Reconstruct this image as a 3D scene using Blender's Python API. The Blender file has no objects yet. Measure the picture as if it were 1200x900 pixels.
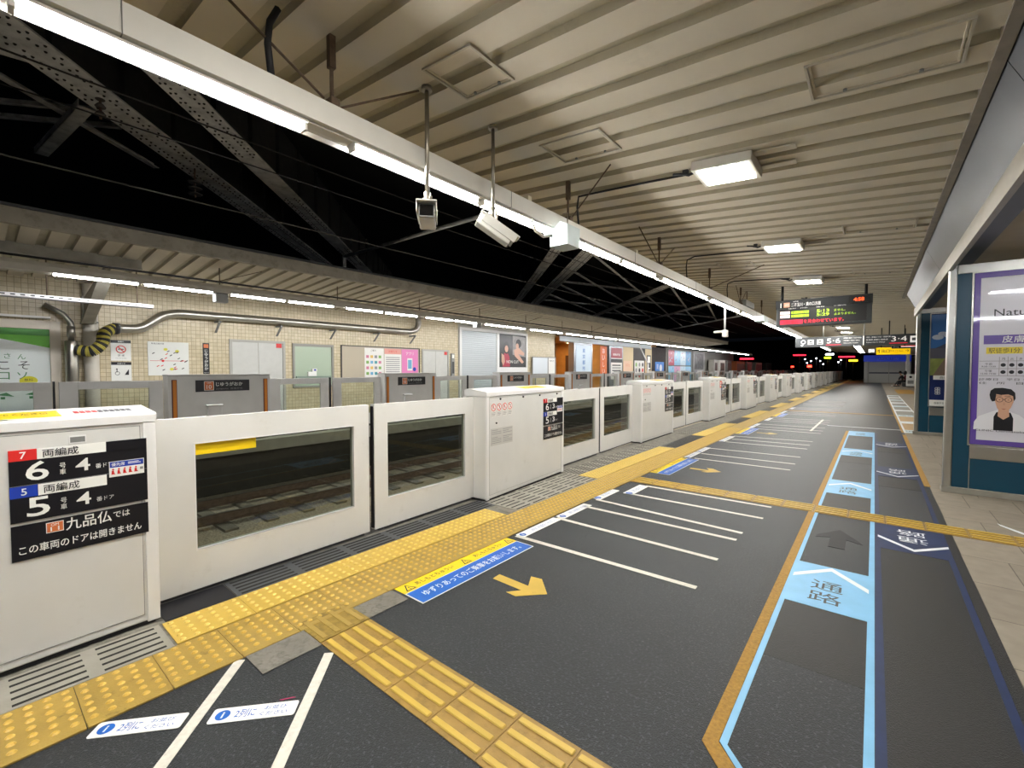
import bpy, bmesh, math, random
from mathutils import Vector, Matrix
random.seed(7)
S = bpy.context.scene
COL = S.collection
PI = math.pi

# ---------------------------------------------------------------- camera, world, exposure
cam = bpy.data.cameras.new('camera'); camo = bpy.data.objects.new('camera', cam); COL.objects.link(camo)
cam.sensor_fit = 'HORIZONTAL'; cam.sensor_width = 36.0; cam.lens = 522.0 / 1200.0 * 36.0
cam.clip_start = 0.05; cam.clip_end = 400
PITCH, YAW = math.radians(1.865), math.radians(39.137)
camo.location = (0, 0, 1.57); camo.rotation_euler = (PI / 2 - PITCH, 0, YAW)
S.camera = camo
w = bpy.data.worlds.new('world'); S.world = w; w.use_nodes = True
w.node_tree.nodes['Background'].inputs[0].default_value = (0.30, 0.38, 0.55, 1)
w.node_tree.nodes['Background'].inputs[1].default_value = 0.0025
S.view_settings.view_transform = 'Standard'; S.view_settings.look = 'None'
S.view_settings.gamma = 1.0; S.view_settings.use_curve_mapping = False
S.view_settings.exposure = 1.4
TUBE_E, PANEL_E, RIGHT_E, OPP_E = 44.0, 34.0, 44.0, 52.0     # lamp strengths
S.cycles.max_bounces = 6; S.cycles.diffuse_bounces = 4; S.cycles.glossy_bounces = 3
S.cycles.transparent_max_bounces = 10; S.cycles.transmission_bounces = 4
S.cycles.use_denoising = True
S.cycles.sample_clamp_indirect = 4.0; S.cycles.caustics_reflective = False; S.cycles.caustics_refractive = False

# ---------------------------------------------------------------- materials
def lin(h):
    h = h.lstrip('#'); out = []
    for i in (0, 2, 4):
        c = int(h[i:i + 2], 16) / 255.0
        out.append(c / 12.92 if c <= 0.04045 else ((c + 0.055) / 1.055) ** 2.4)
    return (*out, 1.0)
_m = {}
def M(name, col, rough=0.5, metal=0.0, noise=0.0, scale=6.0, bump=0.0, bscale=60.0, coat=0.0, spec=0.5, speck=0.0, dirt=None):
    if name in _m: return _m[name]
    m = bpy.data.materials.new(name); m.use_nodes = True; nt = m.node_tree; N, L = nt.nodes, nt.links
    b = N['Principled BSDF']; c = lin(col)
    b.inputs['Base Color'].default_value = c; b.inputs['Roughness'].default_value = rough
    b.inputs['Metallic'].default_value = metal; b.inputs['Coat Weight'].default_value = coat
    b.inputs['Coat Roughness'].default_value = 0.04; b.inputs['Specular IOR Level'].default_value = spec
    if noise or bump or speck or dirt:
        tc = N.new('ShaderNodeTexCoord')
    last = None
    if noise:
        n = N.new('ShaderNodeTexNoise'); n.inputs['Scale'].default_value = scale; n.inputs['Detail'].default_value = 6
        L.new(tc.outputs['Object'], n.inputs['Vector'])
        mr = N.new('ShaderNodeMapRange'); mr.inputs['From Min'].default_value = 0.3; mr.inputs['From Max'].default_value = 0.7
        mr.inputs['To Min'].default_value = 1 - noise; mr.inputs['To Max'].default_value = 1 + noise
        L.new(n.outputs['Fac'], mr.inputs['Value'])
        mx = N.new('ShaderNodeVectorMath'); mx.operation = 'SCALE'; mx.inputs[0].default_value = c[:3]
        L.new(mr.outputs['Result'], mx.inputs['Scale']); last = mx.outputs['Vector']
    def mixto(fac, colr, last):
        k = N.new('ShaderNodeMix'); k.data_type = 'RGBA'
        if last is None: k.inputs['A'].default_value = c
        else: L.new(last, k.inputs['A'])
        k.inputs['B'].default_value = colr; L.new(fac, k.inputs['Factor']); return k.outputs['Result']
    if speck:
        n2 = N.new('ShaderNodeTexNoise'); n2.inputs['Scale'].default_value = 70; n2.inputs['Detail'].default_value = 2
        L.new(tc.outputs['Object'], n2.inputs['Vector'])
        r2 = N.new('ShaderNodeMapRange'); r2.inputs['From Min'].default_value = 0.56; r2.inputs['From Max'].default_value = 0.74
        r2.inputs['To Max'].default_value = speck; L.new(n2.outputs['Fac'], r2.inputs['Value'])
        last = mixto(r2.outputs['Result'], tuple(min(1, x * 4.5 + 0.03) for x in c[:3]) + (1,), last)
    if dirt:
        n3 = N.new('ShaderNodeTexNoise'); n3.inputs['Scale'].default_value = dirt[2]; n3.inputs['Detail'].default_value = 8; n3.inputs['Roughness'].default_value = 0.7
        L.new(tc.outputs['Object'], n3.inputs['Vector'])
        r3 = N.new('ShaderNodeMapRange'); r3.inputs['From Min'].default_value = dirt[3] if len(dirt) > 3 else 0.55; r3.inputs['From Max'].default_value = 0.75
        r3.inputs['To Max'].default_value = dirt[1]; L.new(n3.outputs['Fac'], r3.inputs['Value'])
        last = mixto(r3.outputs['Result'], lin(dirt[0]), last)
    if last is not None: L.new(last, b.inputs['Base Color'])
    if bump:
        n4 = N.new('ShaderNodeTexNoise'); n4.inputs['Scale'].default_value = bscale; n4.inputs['Detail'].default_value = 4
        L.new(tc.outputs['Object'], n4.inputs['Vector'])
        bp = N.new('ShaderNodeBump'); bp.inputs['Strength'].default_value = bump; bp.inputs['Distance'].default_value = 0.01
        L.new(n4.outputs['Fac'], bp.inputs['Height']); L.new(bp.outputs['Normal'], b.inputs['Normal'])
    _m[name] = m; return m
def E(name, col, strength):
    if name in _m: return _m[name]
    m = bpy.data.materials.new(name); m.use_nodes = True; nt = m.node_tree
    b = nt.nodes['Principled BSDF']; b.inputs['Base Color'].default_value = lin(col); b.inputs['Roughness'].default_value = 0.4
    b.inputs['Emission Color'].default_value = lin(col); b.inputs['Emission Strength'].default_value = strength
    _m[name] = m; return m
def GLASS(name, tint, refl=1.0):
    if name in _m: return _m[name]
    m = bpy.data.materials.new(name); m.use_nodes = True; nt = m.node_tree; N, L = nt.nodes, nt.links
    N.remove(N['Principled BSDF']); t = N.new('ShaderNodeBsdfTransparent'); t.inputs[0].default_value = lin(tint)
    g = N.new('ShaderNodeBsdfGlossy'); g.inputs['Roughness'].default_value = 0.02
    f = N.new('ShaderNodeFresnel'); f.inputs['IOR'].default_value = 1.45
    ge = N.new('ShaderNodeNewGeometry'); mt = N.new('ShaderNodeMath'); mt.operation = 'SUBTRACT'; mt.inputs[0].default_value = 1.0; L.new(ge.outputs['Backfacing'], mt.inputs[1])
    ml = N.new('ShaderNodeMath'); ml.operation = 'MULTIPLY'; L.new(f.outputs[0], ml.inputs[0]); L.new(mt.outputs[0], ml.inputs[1])
    mx = N.new('ShaderNodeMixShader'); L.new(ml.outputs[0], mx.inputs[0]); L.new(t.outputs[0], mx.inputs[1]); L.new(g.outputs[0], mx.inputs[2])
    L.new(mx.outputs[0], N['Material Output'].inputs['Surface'])
    _m[name] = m; return m
def GRID(name, c1, c2, mortar, bw, bh, ms, rough, axes, offset=0.0, bump=0.3, noise=0.0):
    """square tiles from a brick texture laid over two object-space axes"""
    if name in _m: return _m[name]
    m = bpy.data.materials.new(name); m.use_nodes = True; nt = m.node_tree; N, L = nt.nodes, nt.links
    b = N['Principled BSDF']; b.inputs['Roughness'].default_value = rough
    tc = N.new('ShaderNodeTexCoord'); sp = N.new('ShaderNodeSeparateXYZ'); cb = N.new('ShaderNodeCombineXYZ')
    L.new(tc.outputs['Object'], sp.inputs[0]); L.new(sp.outputs[axes[0]], cb.inputs[0]); L.new(sp.outputs[axes[1]], cb.inputs[1])
    br = N.new('ShaderNodeTexBrick'); br.offset = offset; br.squash = 1.0
    br.inputs['Color1'].default_value = lin(c1); br.inputs['Color2'].default_value = lin(c2); br.inputs['Mortar'].default_value = lin(mortar)
    br.inputs['Scale'].default_value = 1.0; br.inputs['Brick Width'].default_value = bw; br.inputs['Row Height'].default_value = bh
    br.inputs['Mortar Size'].default_value = ms; br.inputs['Mortar Smooth'].default_value = 0.2
    L.new(cb.outputs[0], br.inputs['Vector']); src = br.outputs['Color']
    if noise:
        n = N.new('ShaderNodeTexNoise'); n.inputs['Scale'].default_value = 9; n.inputs['Detail'].default_value = 7
        L.new(tc.outputs['Object'], n.inputs['Vector'])
        mr = N.new('ShaderNodeMapRange'); mr.inputs['From Min'].default_value = .3; mr.inputs['From Max'].default_value = .7
        mr.inputs['To Min'].default_value = 1 - noise; mr.inputs['To Max'].default_value = 1 + noise * .6
        L.new(n.outputs['Fac'], mr.inputs['Value'])
        vm = N.new('ShaderNodeVectorMath'); vm.operation = 'SCALE'; L.new(src, vm.inputs[0]); L.new(mr.outputs[0], vm.inputs['Scale']); src = vm.outputs[0]
    L.new(src, b.inputs['Base Color'])
    if bump:
        bp = N.new('ShaderNodeBump'); bp.inputs['Strength'].default_value = bump; bp.inputs['Distance'].default_value = 0.004; bp.invert = True
        L.new(br.outputs['Fac'], bp.inputs['Height']); L.new(bp.outputs['Normal'], b.inputs['Normal'])
    _m[name] = m; return m

WHITE = M('white_coated_steel', '#d3d2ce', .38, noise=.03, scale=3, dirt=('#a79f90', .25, 5, .6))
WHITE2 = M('white_panel', '#cdccc8', .42, noise=.03, scale=3, dirt=('#9d9585', .25, 4, .6))
TRIMW = M('white_trim', '#dedddb', .35)
LAMPW = M('lamp_housing_white', '#dcdad4', .5, noise=.03)
CEILM = M('ceiling_cream_paint', '#c9c0ad', .75, noise=.05, scale=1.6, bump=.05, bscale=90, dirt=('#a59d8b', .3, 2.2, .6))
CEILG = M('ceiling_groove_shade', '#b3ab95', .8, noise=.06, scale=3, dirt=('#6f6755', .4, 3, .55))  # groove faces coloured darker than the flats, painting in their shade
BLACK = M('black_rubber', '#15151a', .6); INK = M('black_print', '#0d0d14', .35)
DARKGREY = M('dark_grey_metal', '#3a3b3c', .5, noise=.05); GREYM = M('grey_painted_metal', '#8b8b88', .45, noise=.04)
GREYD = M('grey_door_frame', '#777875', .45, noise=.05)
STEEL = M('stainless_steel', '#b9b7b0', .28, metal=1.0, noise=.06, scale=4)
STEELD = M('brushed_steel_beam', '#20262d', .36, metal=.4, noise=.4, scale=1.3, dirt=('#11161c', .85, 1.6, .46))
PIPE = M('galvanised_pipe', '#a8a59c', .3, metal=.9, noise=.08)
ASPH = M('asphalt', '#232629', .46, noise=.16, scale=2.2, bump=.6, bscale=150, speck=.6, dirt=('#1a1a1a', .4, 1.4), spec=.4)
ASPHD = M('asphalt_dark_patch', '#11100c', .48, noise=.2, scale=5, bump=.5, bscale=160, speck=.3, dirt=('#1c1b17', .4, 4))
YEL = M('yellow_tactile', '#a0843c', .5, noise=.12, scale=7, bump=.25, bscale=120, dirt=('#4c4018', .75, 9, .58))
YELL = M('light_yellow_tactile', '#c2a246', .45, noise=.08, scale=6, dirt=('#7a6426', .5, 10, .62))
YELG = M('worn_yellow_guide_bars', '#98793a', .5, noise=.14, scale=9, bump=.2, bscale=150, dirt=('#665220', .8, 11, .52))
OCHRE = M('ochre_non_slip_band', '#a57c2c', .6, noise=.22, scale=60, bump=.6, bscale=260)
PAINTW = M('white_line_tape', '#d6d2c6', .6, noise=.10, scale=40, bump=.3, bscale=300, dirt=('#8d8a80', .6, 18, .58))
SKYB = M('light_blue_floor_paint', '#7db7dd', .5, noise=.07, scale=6, dirt=('#5b86a4', .4, 9, .62))
NAVY = M('navy_floor_paint', '#16284f', .5, noise=.16, scale=9, dirt=('#3b4255', .5, 10, .58))
CHEV = M('white_floor_paint', '#dfe3e6', .55, noise=.05, scale=12)
CONC = M('grey_concrete', '#77736a', .8, noise=.15, scale=8, bump=.4, bscale=60, dirt=('#2c2820', .8, 14, .47))
CONCL = M('pale_concrete', '#8d897f', .8, noise=.12, scale=5, bump=.3, bscale=60)
BALL = M('ballast_stone', '#a89c8a', .95, noise=.45, scale=26, bump=1.0, bscale=40)
RUST = M('rusty_steel', '#6d584a', .7, noise=.3, scale=12); RAILT = M('rail_head_steel', '#77706a', .35, metal=.9)
WEBM = M('shaded_girder_web', '#3c3b39', .7, noise=.2); GIRD = M('grey_girder_paint', '#d2d2ce', .55, noise=.25, scale=3, dirt=('#4a443e', .6, 4, .5)); RIVET = M('rivet_rust', '#2a2625', .7)  # girder web darker than its flange: shade put into the colour
TEAL = M('teal_enamel_panel', '#043f55', .3, noise=.04); BLUEST = M('blue_sticker', '#0b5cb8', .4); REDST = M('red_sticker', '#d02a26', .4)
YELST = M('yellow_sticker', '#f0cc12', .4); WHST = M('white_sticker', '#e9e9e4', .4); ORST = M('orange_badge', '#d0703c', .4)
NAVST = M('blue_badge', '#1a3aa6', .4); GREYTX = M('grey_print', '#8c8c8c', .5); PURP = M('purple_print', '#5a4394', .4)
GLS = GLASS('gate_window_glass', '#cdd2cb'); GLC = GLASS('clear_glass', '#eef2ef')
TUBE = E('tube_glow', '#fdfcf8', TUBE_E); PANEL = E('panel_light_glow', '#fffaf1', PANEL_E); TUBER = E('side_tube_glow', '#f8fbff', RIGHT_E); TUBEO = E('opposite_tube_glow', '#fbfcff', OPP_E)

# ---------------------------------------------------------------- mesh builder
_txt = {}
def text_geo(s, bold):
    k = (s, bold)
    if k not in _txt:
        cu = bpy.data.curves.new('t', 'FONT'); cu.body = s; cu.size = 1.0; cu.offset = bold; cu.resolution_u = 3; cu.fill_mode = 'FRONT'
        ob = bpy.data.objects.new('t', cu); me = bpy.data.meshes.new_from_object(ob)
        _txt[k] = ([tuple(v.co) for v in me.vertices], [tuple(p.vertices) for p in me.polygons])
        bpy.data.objects.remove(ob); bpy.data.meshes.remove(me); bpy.data.curves.remove(cu)
    return _txt[k]
class MB:
    def __init__(self): self.bm = bmesh.new(); self.mats = []
    def mi(self, m):
        if m not in self.mats: self.mats.append(m)
        return self.mats.index(m)
    def box(self, lo, hi, m, bev=0.0, seg=2):
        lo, hi = [min(a, b) for a, b in zip(lo, hi)], [max(a, b) for a, b in zip(lo, hi)]
        r = bmesh.ops.create_cube(self.bm, size=1.0); vs = r['verts']
        for v in vs: v.co = Vector([lo[i] + (v.co[i] + .5) * (hi[i] - lo[i]) for i in range(3)])
        k = self.mi(m); fs = {f for v in vs for f in v.link_faces}
        for f in fs: f.material_index = k
        if bev:
            es = list({e for v in vs for e in v.link_edges})
            g = bmesh.ops.bevel(self.bm, geom=es, offset=bev, segments=seg, profile=.5, affect='EDGES')
            for f in g['faces']: f.material_index = k
        return self
    def poly(self, pts, m):
        vs = [self.bm.verts.new(p) for p in pts]; f = self.bm.faces.new(vs); f.material_index = self.mi(m); return self
    def prism(self, prof, vec, m):
        vec = Vector(vec); k = self.mi(m)
        a = [self.bm.verts.new(p) for p in prof]; b = [self.bm.verts.new(Vector(p) + vec) for p in prof]
        fs = [self.bm.faces.new(a), self.bm.faces.new(list(reversed(b)))]
        for i in range(len(a)):
            j = (i + 1) % len(a); fs.append(self.bm.faces.new((a[j], a[i], b[i], b[j])))
        for f in fs: f.material_index = k
        bmesh.ops.recalc_face_normals(self.bm, faces=fs); return self
    def tube(self, path, r, m, seg=8):
        path = [Vector(p) for p in path]; k = self.mi(m); rings = []
        rr = r if isinstance(r, (list, tuple)) else [r] * len(path)
        up = None
        for i, p in enumerate(path):
            d = (path[min(i + 1, len(path) - 1)] - path[max(i - 1, 0)]).normalized()
            if up is None:
                up = d.orthogonal().normalized()
            up = (up - d * up.dot(d)); up = up.normalized() if up.length > 1e-6 else d.orthogonal().normalized()
            sd = d.cross(up)
            rings.append([self.bm.verts.new(p + (up * math.cos(t) + sd * math.sin(t)) * rr[i]) for t in (2 * PI * j / seg for j in range(seg))])
        for a, b in zip(rings, rings[1:]):
            for j in range(seg):
                f = self.bm.faces.new((a[j], a[(j + 1) % seg], b[(j + 1) % seg], b[j])); f.material_index = k; f.smooth = True
        for q in (list(reversed(rings[0])), rings[-1]):
            f = self.bm.faces.new(q); f.material_index = k
        return self
    def disc(self, c, right, up, r, m, seg=20, ry=None, thick=0):
        c, right, up = Vector(c), Vector(right), Vector(up); ry = ry or r
        self.poly([c + right * (r * math.cos(2 * PI * j / seg)) + up * (ry * math.sin(2 * PI * j / seg)) for j in range(seg)], m); return self
    def ring(self, c, right, up, r0, r1, m, seg=20):
        c, right, up = Vector(c), Vector(right), Vector(up); k = self.mi(m)
        P = [[self.bm.verts.new(c + right * (r * math.cos(2 * PI * j / seg)) + up * (r * math.sin(2 * PI * j / seg))) for j in range(seg)] for r in (r0, r1)]
        for j in range(seg):
            f = self.bm.faces.new((P[0][j], P[1][j], P[1][(j + 1) % seg], P[0][(j + 1) % seg])); f.material_index = k
        return self
    def text(self, s, at, right, up, h, m, wd=None, bold=0.0, align='c'):
        V, F = text_geo(s, bold); k = self.mi(m)
        if not V: return self
        x0, x1 = min(v[0] for v in V), max(v[0] for v in V); y0, y1 = min(v[1] for v in V), max(v[1] for v in V)
        sy = h / max(y1 - y0, 1e-6); sx = sy if wd is None else wd / max(x1 - x0, 1e-6)
        at, right, up = Vector(at), Vector(right), Vector(up)
        ox = {'c': -(x0 + x1) / 2, 'l': -x0, 'r': -x1}[align]
        vs = [self.bm.verts.new(at + right * ((v[0] + ox) * sx) + up * ((v[1] - (y0 + y1) / 2) * sy)) for v in V]
        for f in F:
            try: q = self.bm.faces.new([vs[i] for i in f]); q.material_index = k
            except ValueError: pass
        return self
    def frame(self, lo, hi, m, wl, wr, wb, wt, axis, bev=0):
        """rectangular frame made of four bars; axis = index of the thickness axis"""
        a, b = [i for i in range(3) if i != axis]
        def bx(u0, u1, v0, v1):
            p, q = list(lo), list(hi); p[a], q[a], p[b], q[b] = u0, u1, v0, v1; self.box(p, q, m, bev)
        bx(lo[a], lo[a] + wl, lo[b], hi[b]); bx(hi[a] - wr, hi[a], lo[b], hi[b])
        bx(lo[a] + wl, hi[a] - wr, lo[b], lo[b] + wb); bx(lo[a] + wl, hi[a] - wr, hi[b] - wt, hi[b]); return self
    def build(self, name, parent=None, loc=(0, 0, 0), rotz=0.0, smooth=False):
        me = bpy.data.meshes.new(name); self.bm.normal_update(); self.bm.to_mesh(me); self.bm.free()
        for m in self.mats: me.materials.append(m)
        o = bpy.data.objects.new(name, me); COL.objects.link(o); o.location = loc; o.rotation_euler = (0, 0, rotz)
        if parent is not None: o.parent = parent
        return o
def tag(o, label=None, cat=None, group=None, kind=None):
    for k, v in (('label', label), ('category', cat), ('group', group), ('kind', kind)):
        if v: o[k] = v
    return o
def thing(name, label, cat, loc=(0, 0, 0), rotz=0.0, group=None):
    o = bpy.data.objects.new(name, None); COL.objects.link(o); o.location = loc; o.rotation_euler = (0, 0, rotz); o.empty_display_size = .1
    return tag(o, label, cat, group)
def struct(o): o['kind'] = 'structure'; return o
def copy_tree(o, parent=None):
    c = o.copy(); COL.objects.link(c)
    if parent is not None: c.parent = parent
    for ch in list(o.children): copy_tree(ch, c)
    return c
def dup(root, loc, rotz=None, label=None, group=None):
    r = copy_tree(root); r.location = loc
    if rotz is not None: r.rotation_euler = (0, 0, rotz)
    if label: r['label'] = label
    if group: r['group'] = group
    return r
X, Y, Z = Vector((1, 0, 0)), Vector((0, 1, 0)), Vector((0, 0, 1))
ORD = 'first second third fourth fifth sixth seventh eighth ninth tenth eleventh twelfth thirteenth fourteenth fifteenth sixteenth seventeenth eighteenth nineteenth twentieth'.split()
ORD += ['twenty-' + x for x in ORD[:9]] + ['thirtieth'] + ['thirty-' + x for x in ORD[:9]] + ['fortieth']
def flat(name, pts, m, label, cat, z=.003, group=None, parent=None):
    """a thin painted or glued marking on the floor, with its own origin"""
    cx = sum(p[0] for p in pts) / len(pts); cy = sum(p[1] for p in pts) / len(pts); b = MB()
    b.prism([(p[0] - cx, p[1] - cy, 0) for p in pts], (0, 0, .002), m)
    return tag(b.build(name, parent, (cx, cy, z - .002 if parent is None else z)), label, cat, group)
# ---------------------------------------------------------------- setting: floors, track bed, ceilings, walls
Y0, YF = -4.0, 112.0
b = MB(); b.box((-3.04, Y0, -.3), (.6, YF, 0), ASPH); floor = struct(b.build('floor'))
b = MB()
for x0, x1, y0, y1 in ((-.445, -.005, 2.75, 3.505), (.07, .5, .6, 5.06), (-.445, -.005, 6.2, 6.9), (.07, .505, 7.75, 8.49), (-.445, -.005, 9.4, 10.13), (.07, .505, 11.0, 11.68), (-.445, -.005, 12.9, 13.28), (.542, .6, .4, 8.1)):
    b.box((x0, y0, -.004), (x1, y1, .0012), ASPHD)
pf = b.build('floor_patch', floor); pf['label'] = 'darker resurfaced asphalt patches inside the lane boxes'
b = MB(); b.box((-3.99, Y0, -.32), (-3.04, YF, -.004), CONC); struct(b.build('floor_edge_slab'))
b = MB(); b.box((0, 0, -.3), (4.2, YF - Y0, .0), GRID('stone_floor_tiles', '#8f8576', '#867c6e', '#5b5347', .42, .62, .004, .6, (0, 1), offset=.35, noise=.12))
tf = struct(b.build('tiled_floor', loc=(.6, Y0, 0)))
b = MB(); b.box((-3.97, Y0, -1.6), (-3.75, YF, -.3), CONC); struct(b.build('trim_platform_wall'))
b = MB(); b.box((-10.9, Y0 - 6, -1.6), (-3.9, YF, -1.12), BALL); struct(b.build('track_ground'))
b = MB(); b.box((-14.1, Y0 - 6, -.27), (-10.72, YF, -.02), M('opposite_edge_concrete', '#b9b3a6', .7, noise=.1)); b.box((-14.1, Y0 - 6, -1.6), (-11.0, YF, -.27), M('dark_platform_underside', '#3f3a33', .9, noise=.2)); struct(b.build('opposite_floor'))
# corrugated ceiling decks: one folded sheet each
def deck(name, x0, x1, zf, y0, y1, pitch, gw, dep, m, phase):
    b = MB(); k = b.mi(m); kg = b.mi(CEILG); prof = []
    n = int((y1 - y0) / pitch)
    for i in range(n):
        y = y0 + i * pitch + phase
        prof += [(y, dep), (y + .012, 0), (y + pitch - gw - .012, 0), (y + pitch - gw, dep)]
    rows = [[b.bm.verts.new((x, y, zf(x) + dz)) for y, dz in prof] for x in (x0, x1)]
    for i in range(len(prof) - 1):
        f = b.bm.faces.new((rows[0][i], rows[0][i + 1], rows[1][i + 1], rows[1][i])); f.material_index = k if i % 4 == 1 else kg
    return b
zc = lambda x: 3.40 + (.55 - x) * .0787
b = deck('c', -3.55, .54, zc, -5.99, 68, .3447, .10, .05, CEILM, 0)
b.box((-3.62, -6, zc(-3.55) - .10), (-3.55, 68, zc(-3.55) + .3), CEILM)
b.prism([(-3.6, -6, zc(-3.6) + .16), (.6, -6, zc(.6) + .16), (.6, -6, zc(.6) + .2), (-3.6, -6, zc(-3.6) + .2)], (0, 74, 0), DARKGREY)
ceil_o = struct(b.build('ceiling'))
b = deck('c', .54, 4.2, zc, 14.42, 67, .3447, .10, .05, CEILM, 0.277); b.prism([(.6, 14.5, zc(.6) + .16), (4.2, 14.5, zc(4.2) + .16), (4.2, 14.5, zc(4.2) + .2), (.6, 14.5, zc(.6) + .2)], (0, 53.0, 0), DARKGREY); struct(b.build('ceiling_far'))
BROWN = M('brown_edge_strip', '#6f675a', .7, noise=.15, scale=8)
b = MB()
b.prism([(.50, -6, zc(.5) - .02), (.56, -6, zc(.56) - .03), (.56, -6, 3.6), (.50, -6, 3.6)], (0, 21.1, 0), BROWN)
struct(b.build('trim_1'))
b = MB()
for y0, y1 in ((-6, -1.0), (-1.0, 3.9), (3.9, 9.2), (9.2, 14.4)):
    b.prism([(.56, y0 + .004, 3.39), (.735, y0 + .004, 3.02), (.735, y0 + .004, 3.0), (1.0, y0 + .004, 3.0), (1.0, y0 + .004, 3.6), (.56, y0 + .004, 3.6)], (0, y1 - y0 - .008, 0), STEELD)
b.prism([(.56, 14.4, 3.39), (.735, 14.4, 3.0), (1.0, 14.4, 3.0), (1.0, 14.4, 3.6), (.56, 14.4, 3.6)], (0, .01, 0), STEELD)
b.poly([(.56, 14.41, 3.39), (.735, 14.41, 3.0), (.66, 15.1, 3.36)], STEELD)
struct(b.build('steel_beam'))
b = MB(); b.box((.70, -6, 2.82), (.745, 14.3, 3.0), M('pale_metal_strip', '#a9a59b', .4, metal=.5, noise=.06)); struct(b.build('trim_2'))
b = MB(); b.box((.745, -6, 3.02), (4.2, 14.4, 3.1), M('beige_soffit', '#a79d8a', .7, noise=.05)); b.box((1.05, 5.3, 3.0), (4.2, 5.42, 3.03), M('dark_slot', '#2b2723', .8)); struct(b.build('ceiling_right'))
b = MB(); b.box((4.2, -4, 0), (4.3, 112, 3.4), M('right_wall_paint', '#8b857a', .7, noise=.05)); struct(b.build('wall_right'))
# opposite platform: sloping deck, tile wall
zo = lambda x: 3.84 - (-10.2 - x) * .0787
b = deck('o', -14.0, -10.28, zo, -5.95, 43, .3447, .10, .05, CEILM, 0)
b.box((-10.30, -6, 3.79), (-10.18, 43, 4.04), M('canopy_fascia', '#9a9283', .6, noise=.12, scale=3, dirt=('#57503f', .6, 5, .5)))
b.box((-10.2, -6, 4.035), (-10.12, 43, 4.075), DARKGREY)
b.box((-14.1, -6, 3.98), (-10.25, 43, 4.02), DARKGREY)
struct(b.build('opposite_ceiling'))
TILE = GRID('beige_wall_tile', '#d0c3a4', '#c3b594', '#9a8c6e', .1, .1, .005, .35, (1, 2), noise=.10)
b = MB(); b.box((-14.15, -6, -.02), (-14.0, 13.5, 3.62), TILE); b.box((-14.15, 18.42, -.02), (-14.0, 21.1, 3.62), TILE)
b.box((-14.15, 13.5, -.02), (-14.03, 18.42, 3.62), M('pale_wall_panel', '#b5b1a6', .6)); struct(b.build('wall_left'))
for yj in (4.28, 6.2, 7.85, 11.45, 2.12):
    pass

# ---------------------------------------------------------------- tactile paving
def dome(b, x, y, z, m, r=.017, h=.007, n=8):
    k = b.mi(m); B = [b.bm.verts.new((x + r * math.cos(2 * PI * j / n), y + r * math.sin(2 * PI * j / n), z)) for j in range(n)]
    T = [b.bm.verts.new((x + r * .55 * math.cos(2 * PI * j / n), y + r * .55 * math.sin(2 * PI * j / n), z + h)) for j in range(n)]
    for j in range(n):
        f = b.bm.faces.new((B[j], B[(j + 1) % n], T[(j + 1) % n], T[j])); f.material_index = k
    f = b.bm.faces.new(T); f.material_index = k
YTOP = M('bright_dome_yellow', '#c9a547', .35); YTOPL = M('bright_dome_pale_yellow', '#dabf62', .35)  # domes get a lighter, smoother yellow than their tiles
def dotted(x0, x1, y0, y1, m, nx, pitch=.31, ny=5, far=13.0, zt=.005):
    b = MB(); y = y0
    while y < y1 - .02:
        ye = min(y + pitch, y1); ye2 = ye
        if y > far: ye2 = ye = min(y + pitch * 4, y1)
        b.box((x0 + .001, y + .0015, -.002), (x1 - .001, ye - .0015, zt), m)
        if y <= far:
            n2 = max(1, round(ny * (ye - y) / pitch))
            for i in range(nx):
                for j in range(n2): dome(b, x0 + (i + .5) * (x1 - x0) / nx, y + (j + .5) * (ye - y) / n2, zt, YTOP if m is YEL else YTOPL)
        y = ye2
    return b
CABY = [(-1.22, .738, -3.355, -3.437), (3.85, 5.72, -3.52, -3.645), (9.0, 11.0, -3.80, -3.83), (14.15, 16.07, -3.84, -3.85)] + [(19.25 + 5.1 * i, 21.15 + 5.1 * i, -3.86, -3.865) for i in range(14)]
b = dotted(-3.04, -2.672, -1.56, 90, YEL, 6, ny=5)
tp = tag(b.build('tactile_warning_paving'), 'long yellow dotted tactile band running beside the white gates', 'tactile paving')
b = MB()
y = -1.56
while y < 90:
    L = .31 if y < 14 else 2.48
    b.box((-2.671, y + .002, -.002), (-2.630, y + L - .002, .009), YEL, .003 if y < 6 else 0); y += L
nos = b.build('edge_strip', tp); nos['label'] = 'raised yellow edging strip'
doorz = [(CABY[i][1], CABY[i + 1][0]) for i in range(len(CABY) - 1)]
for i, (y0, y1) in enumerate(doorz[:12]):
    a0, a1 = (y0 - .01, 3.66) if i == 0 else (y0 - .02, y1 - .12)
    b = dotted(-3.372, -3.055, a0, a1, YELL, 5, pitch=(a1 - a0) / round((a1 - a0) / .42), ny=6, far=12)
    tag(b.build('tactile_warning_paving'), 'bright pale yellow dotted mat in front of the %s pair of gate leaves' % ORD[i], 'tactile paving', 'pale yellow mats at the gates')
DRK = M('slot_shadow', '#17150f', .9)
def grating(x0, x1, y0, y1, m, label, ny, rows, slot=.017):
    b = MB(); b.box((x0, y0, -.003), (x1, y1, .002), m); n = max(1, round((y1 - y0) / ny)); step = (y1 - y0) / n
    for i in range(n):
        for r in range(rows):
            xc = x0 + (r + .5) * (x1 - x0) / rows
            b.box((xc - slot / 2, y0 + i * step + .03, .0015), (xc + slot / 2, y0 + (i + 1) * step - .03, .0027), DRK)
    return tag(b.build('drain_grating'), label, 'drain grating', 'slotted gratings at the foot of the gates')
for i, (y0, y1, xa, xb) in enumerate(CABY[:5]):
    if i < 2: grating(min(xa, xb) + .05 if i else -3.385, -3.05, y0, y1 if i else .715, CONCL, 'pale slotted grating beside the foot of the %s white cabinet' % ORD[i], .31, 5 if i == 0 else 7, .02)
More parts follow.
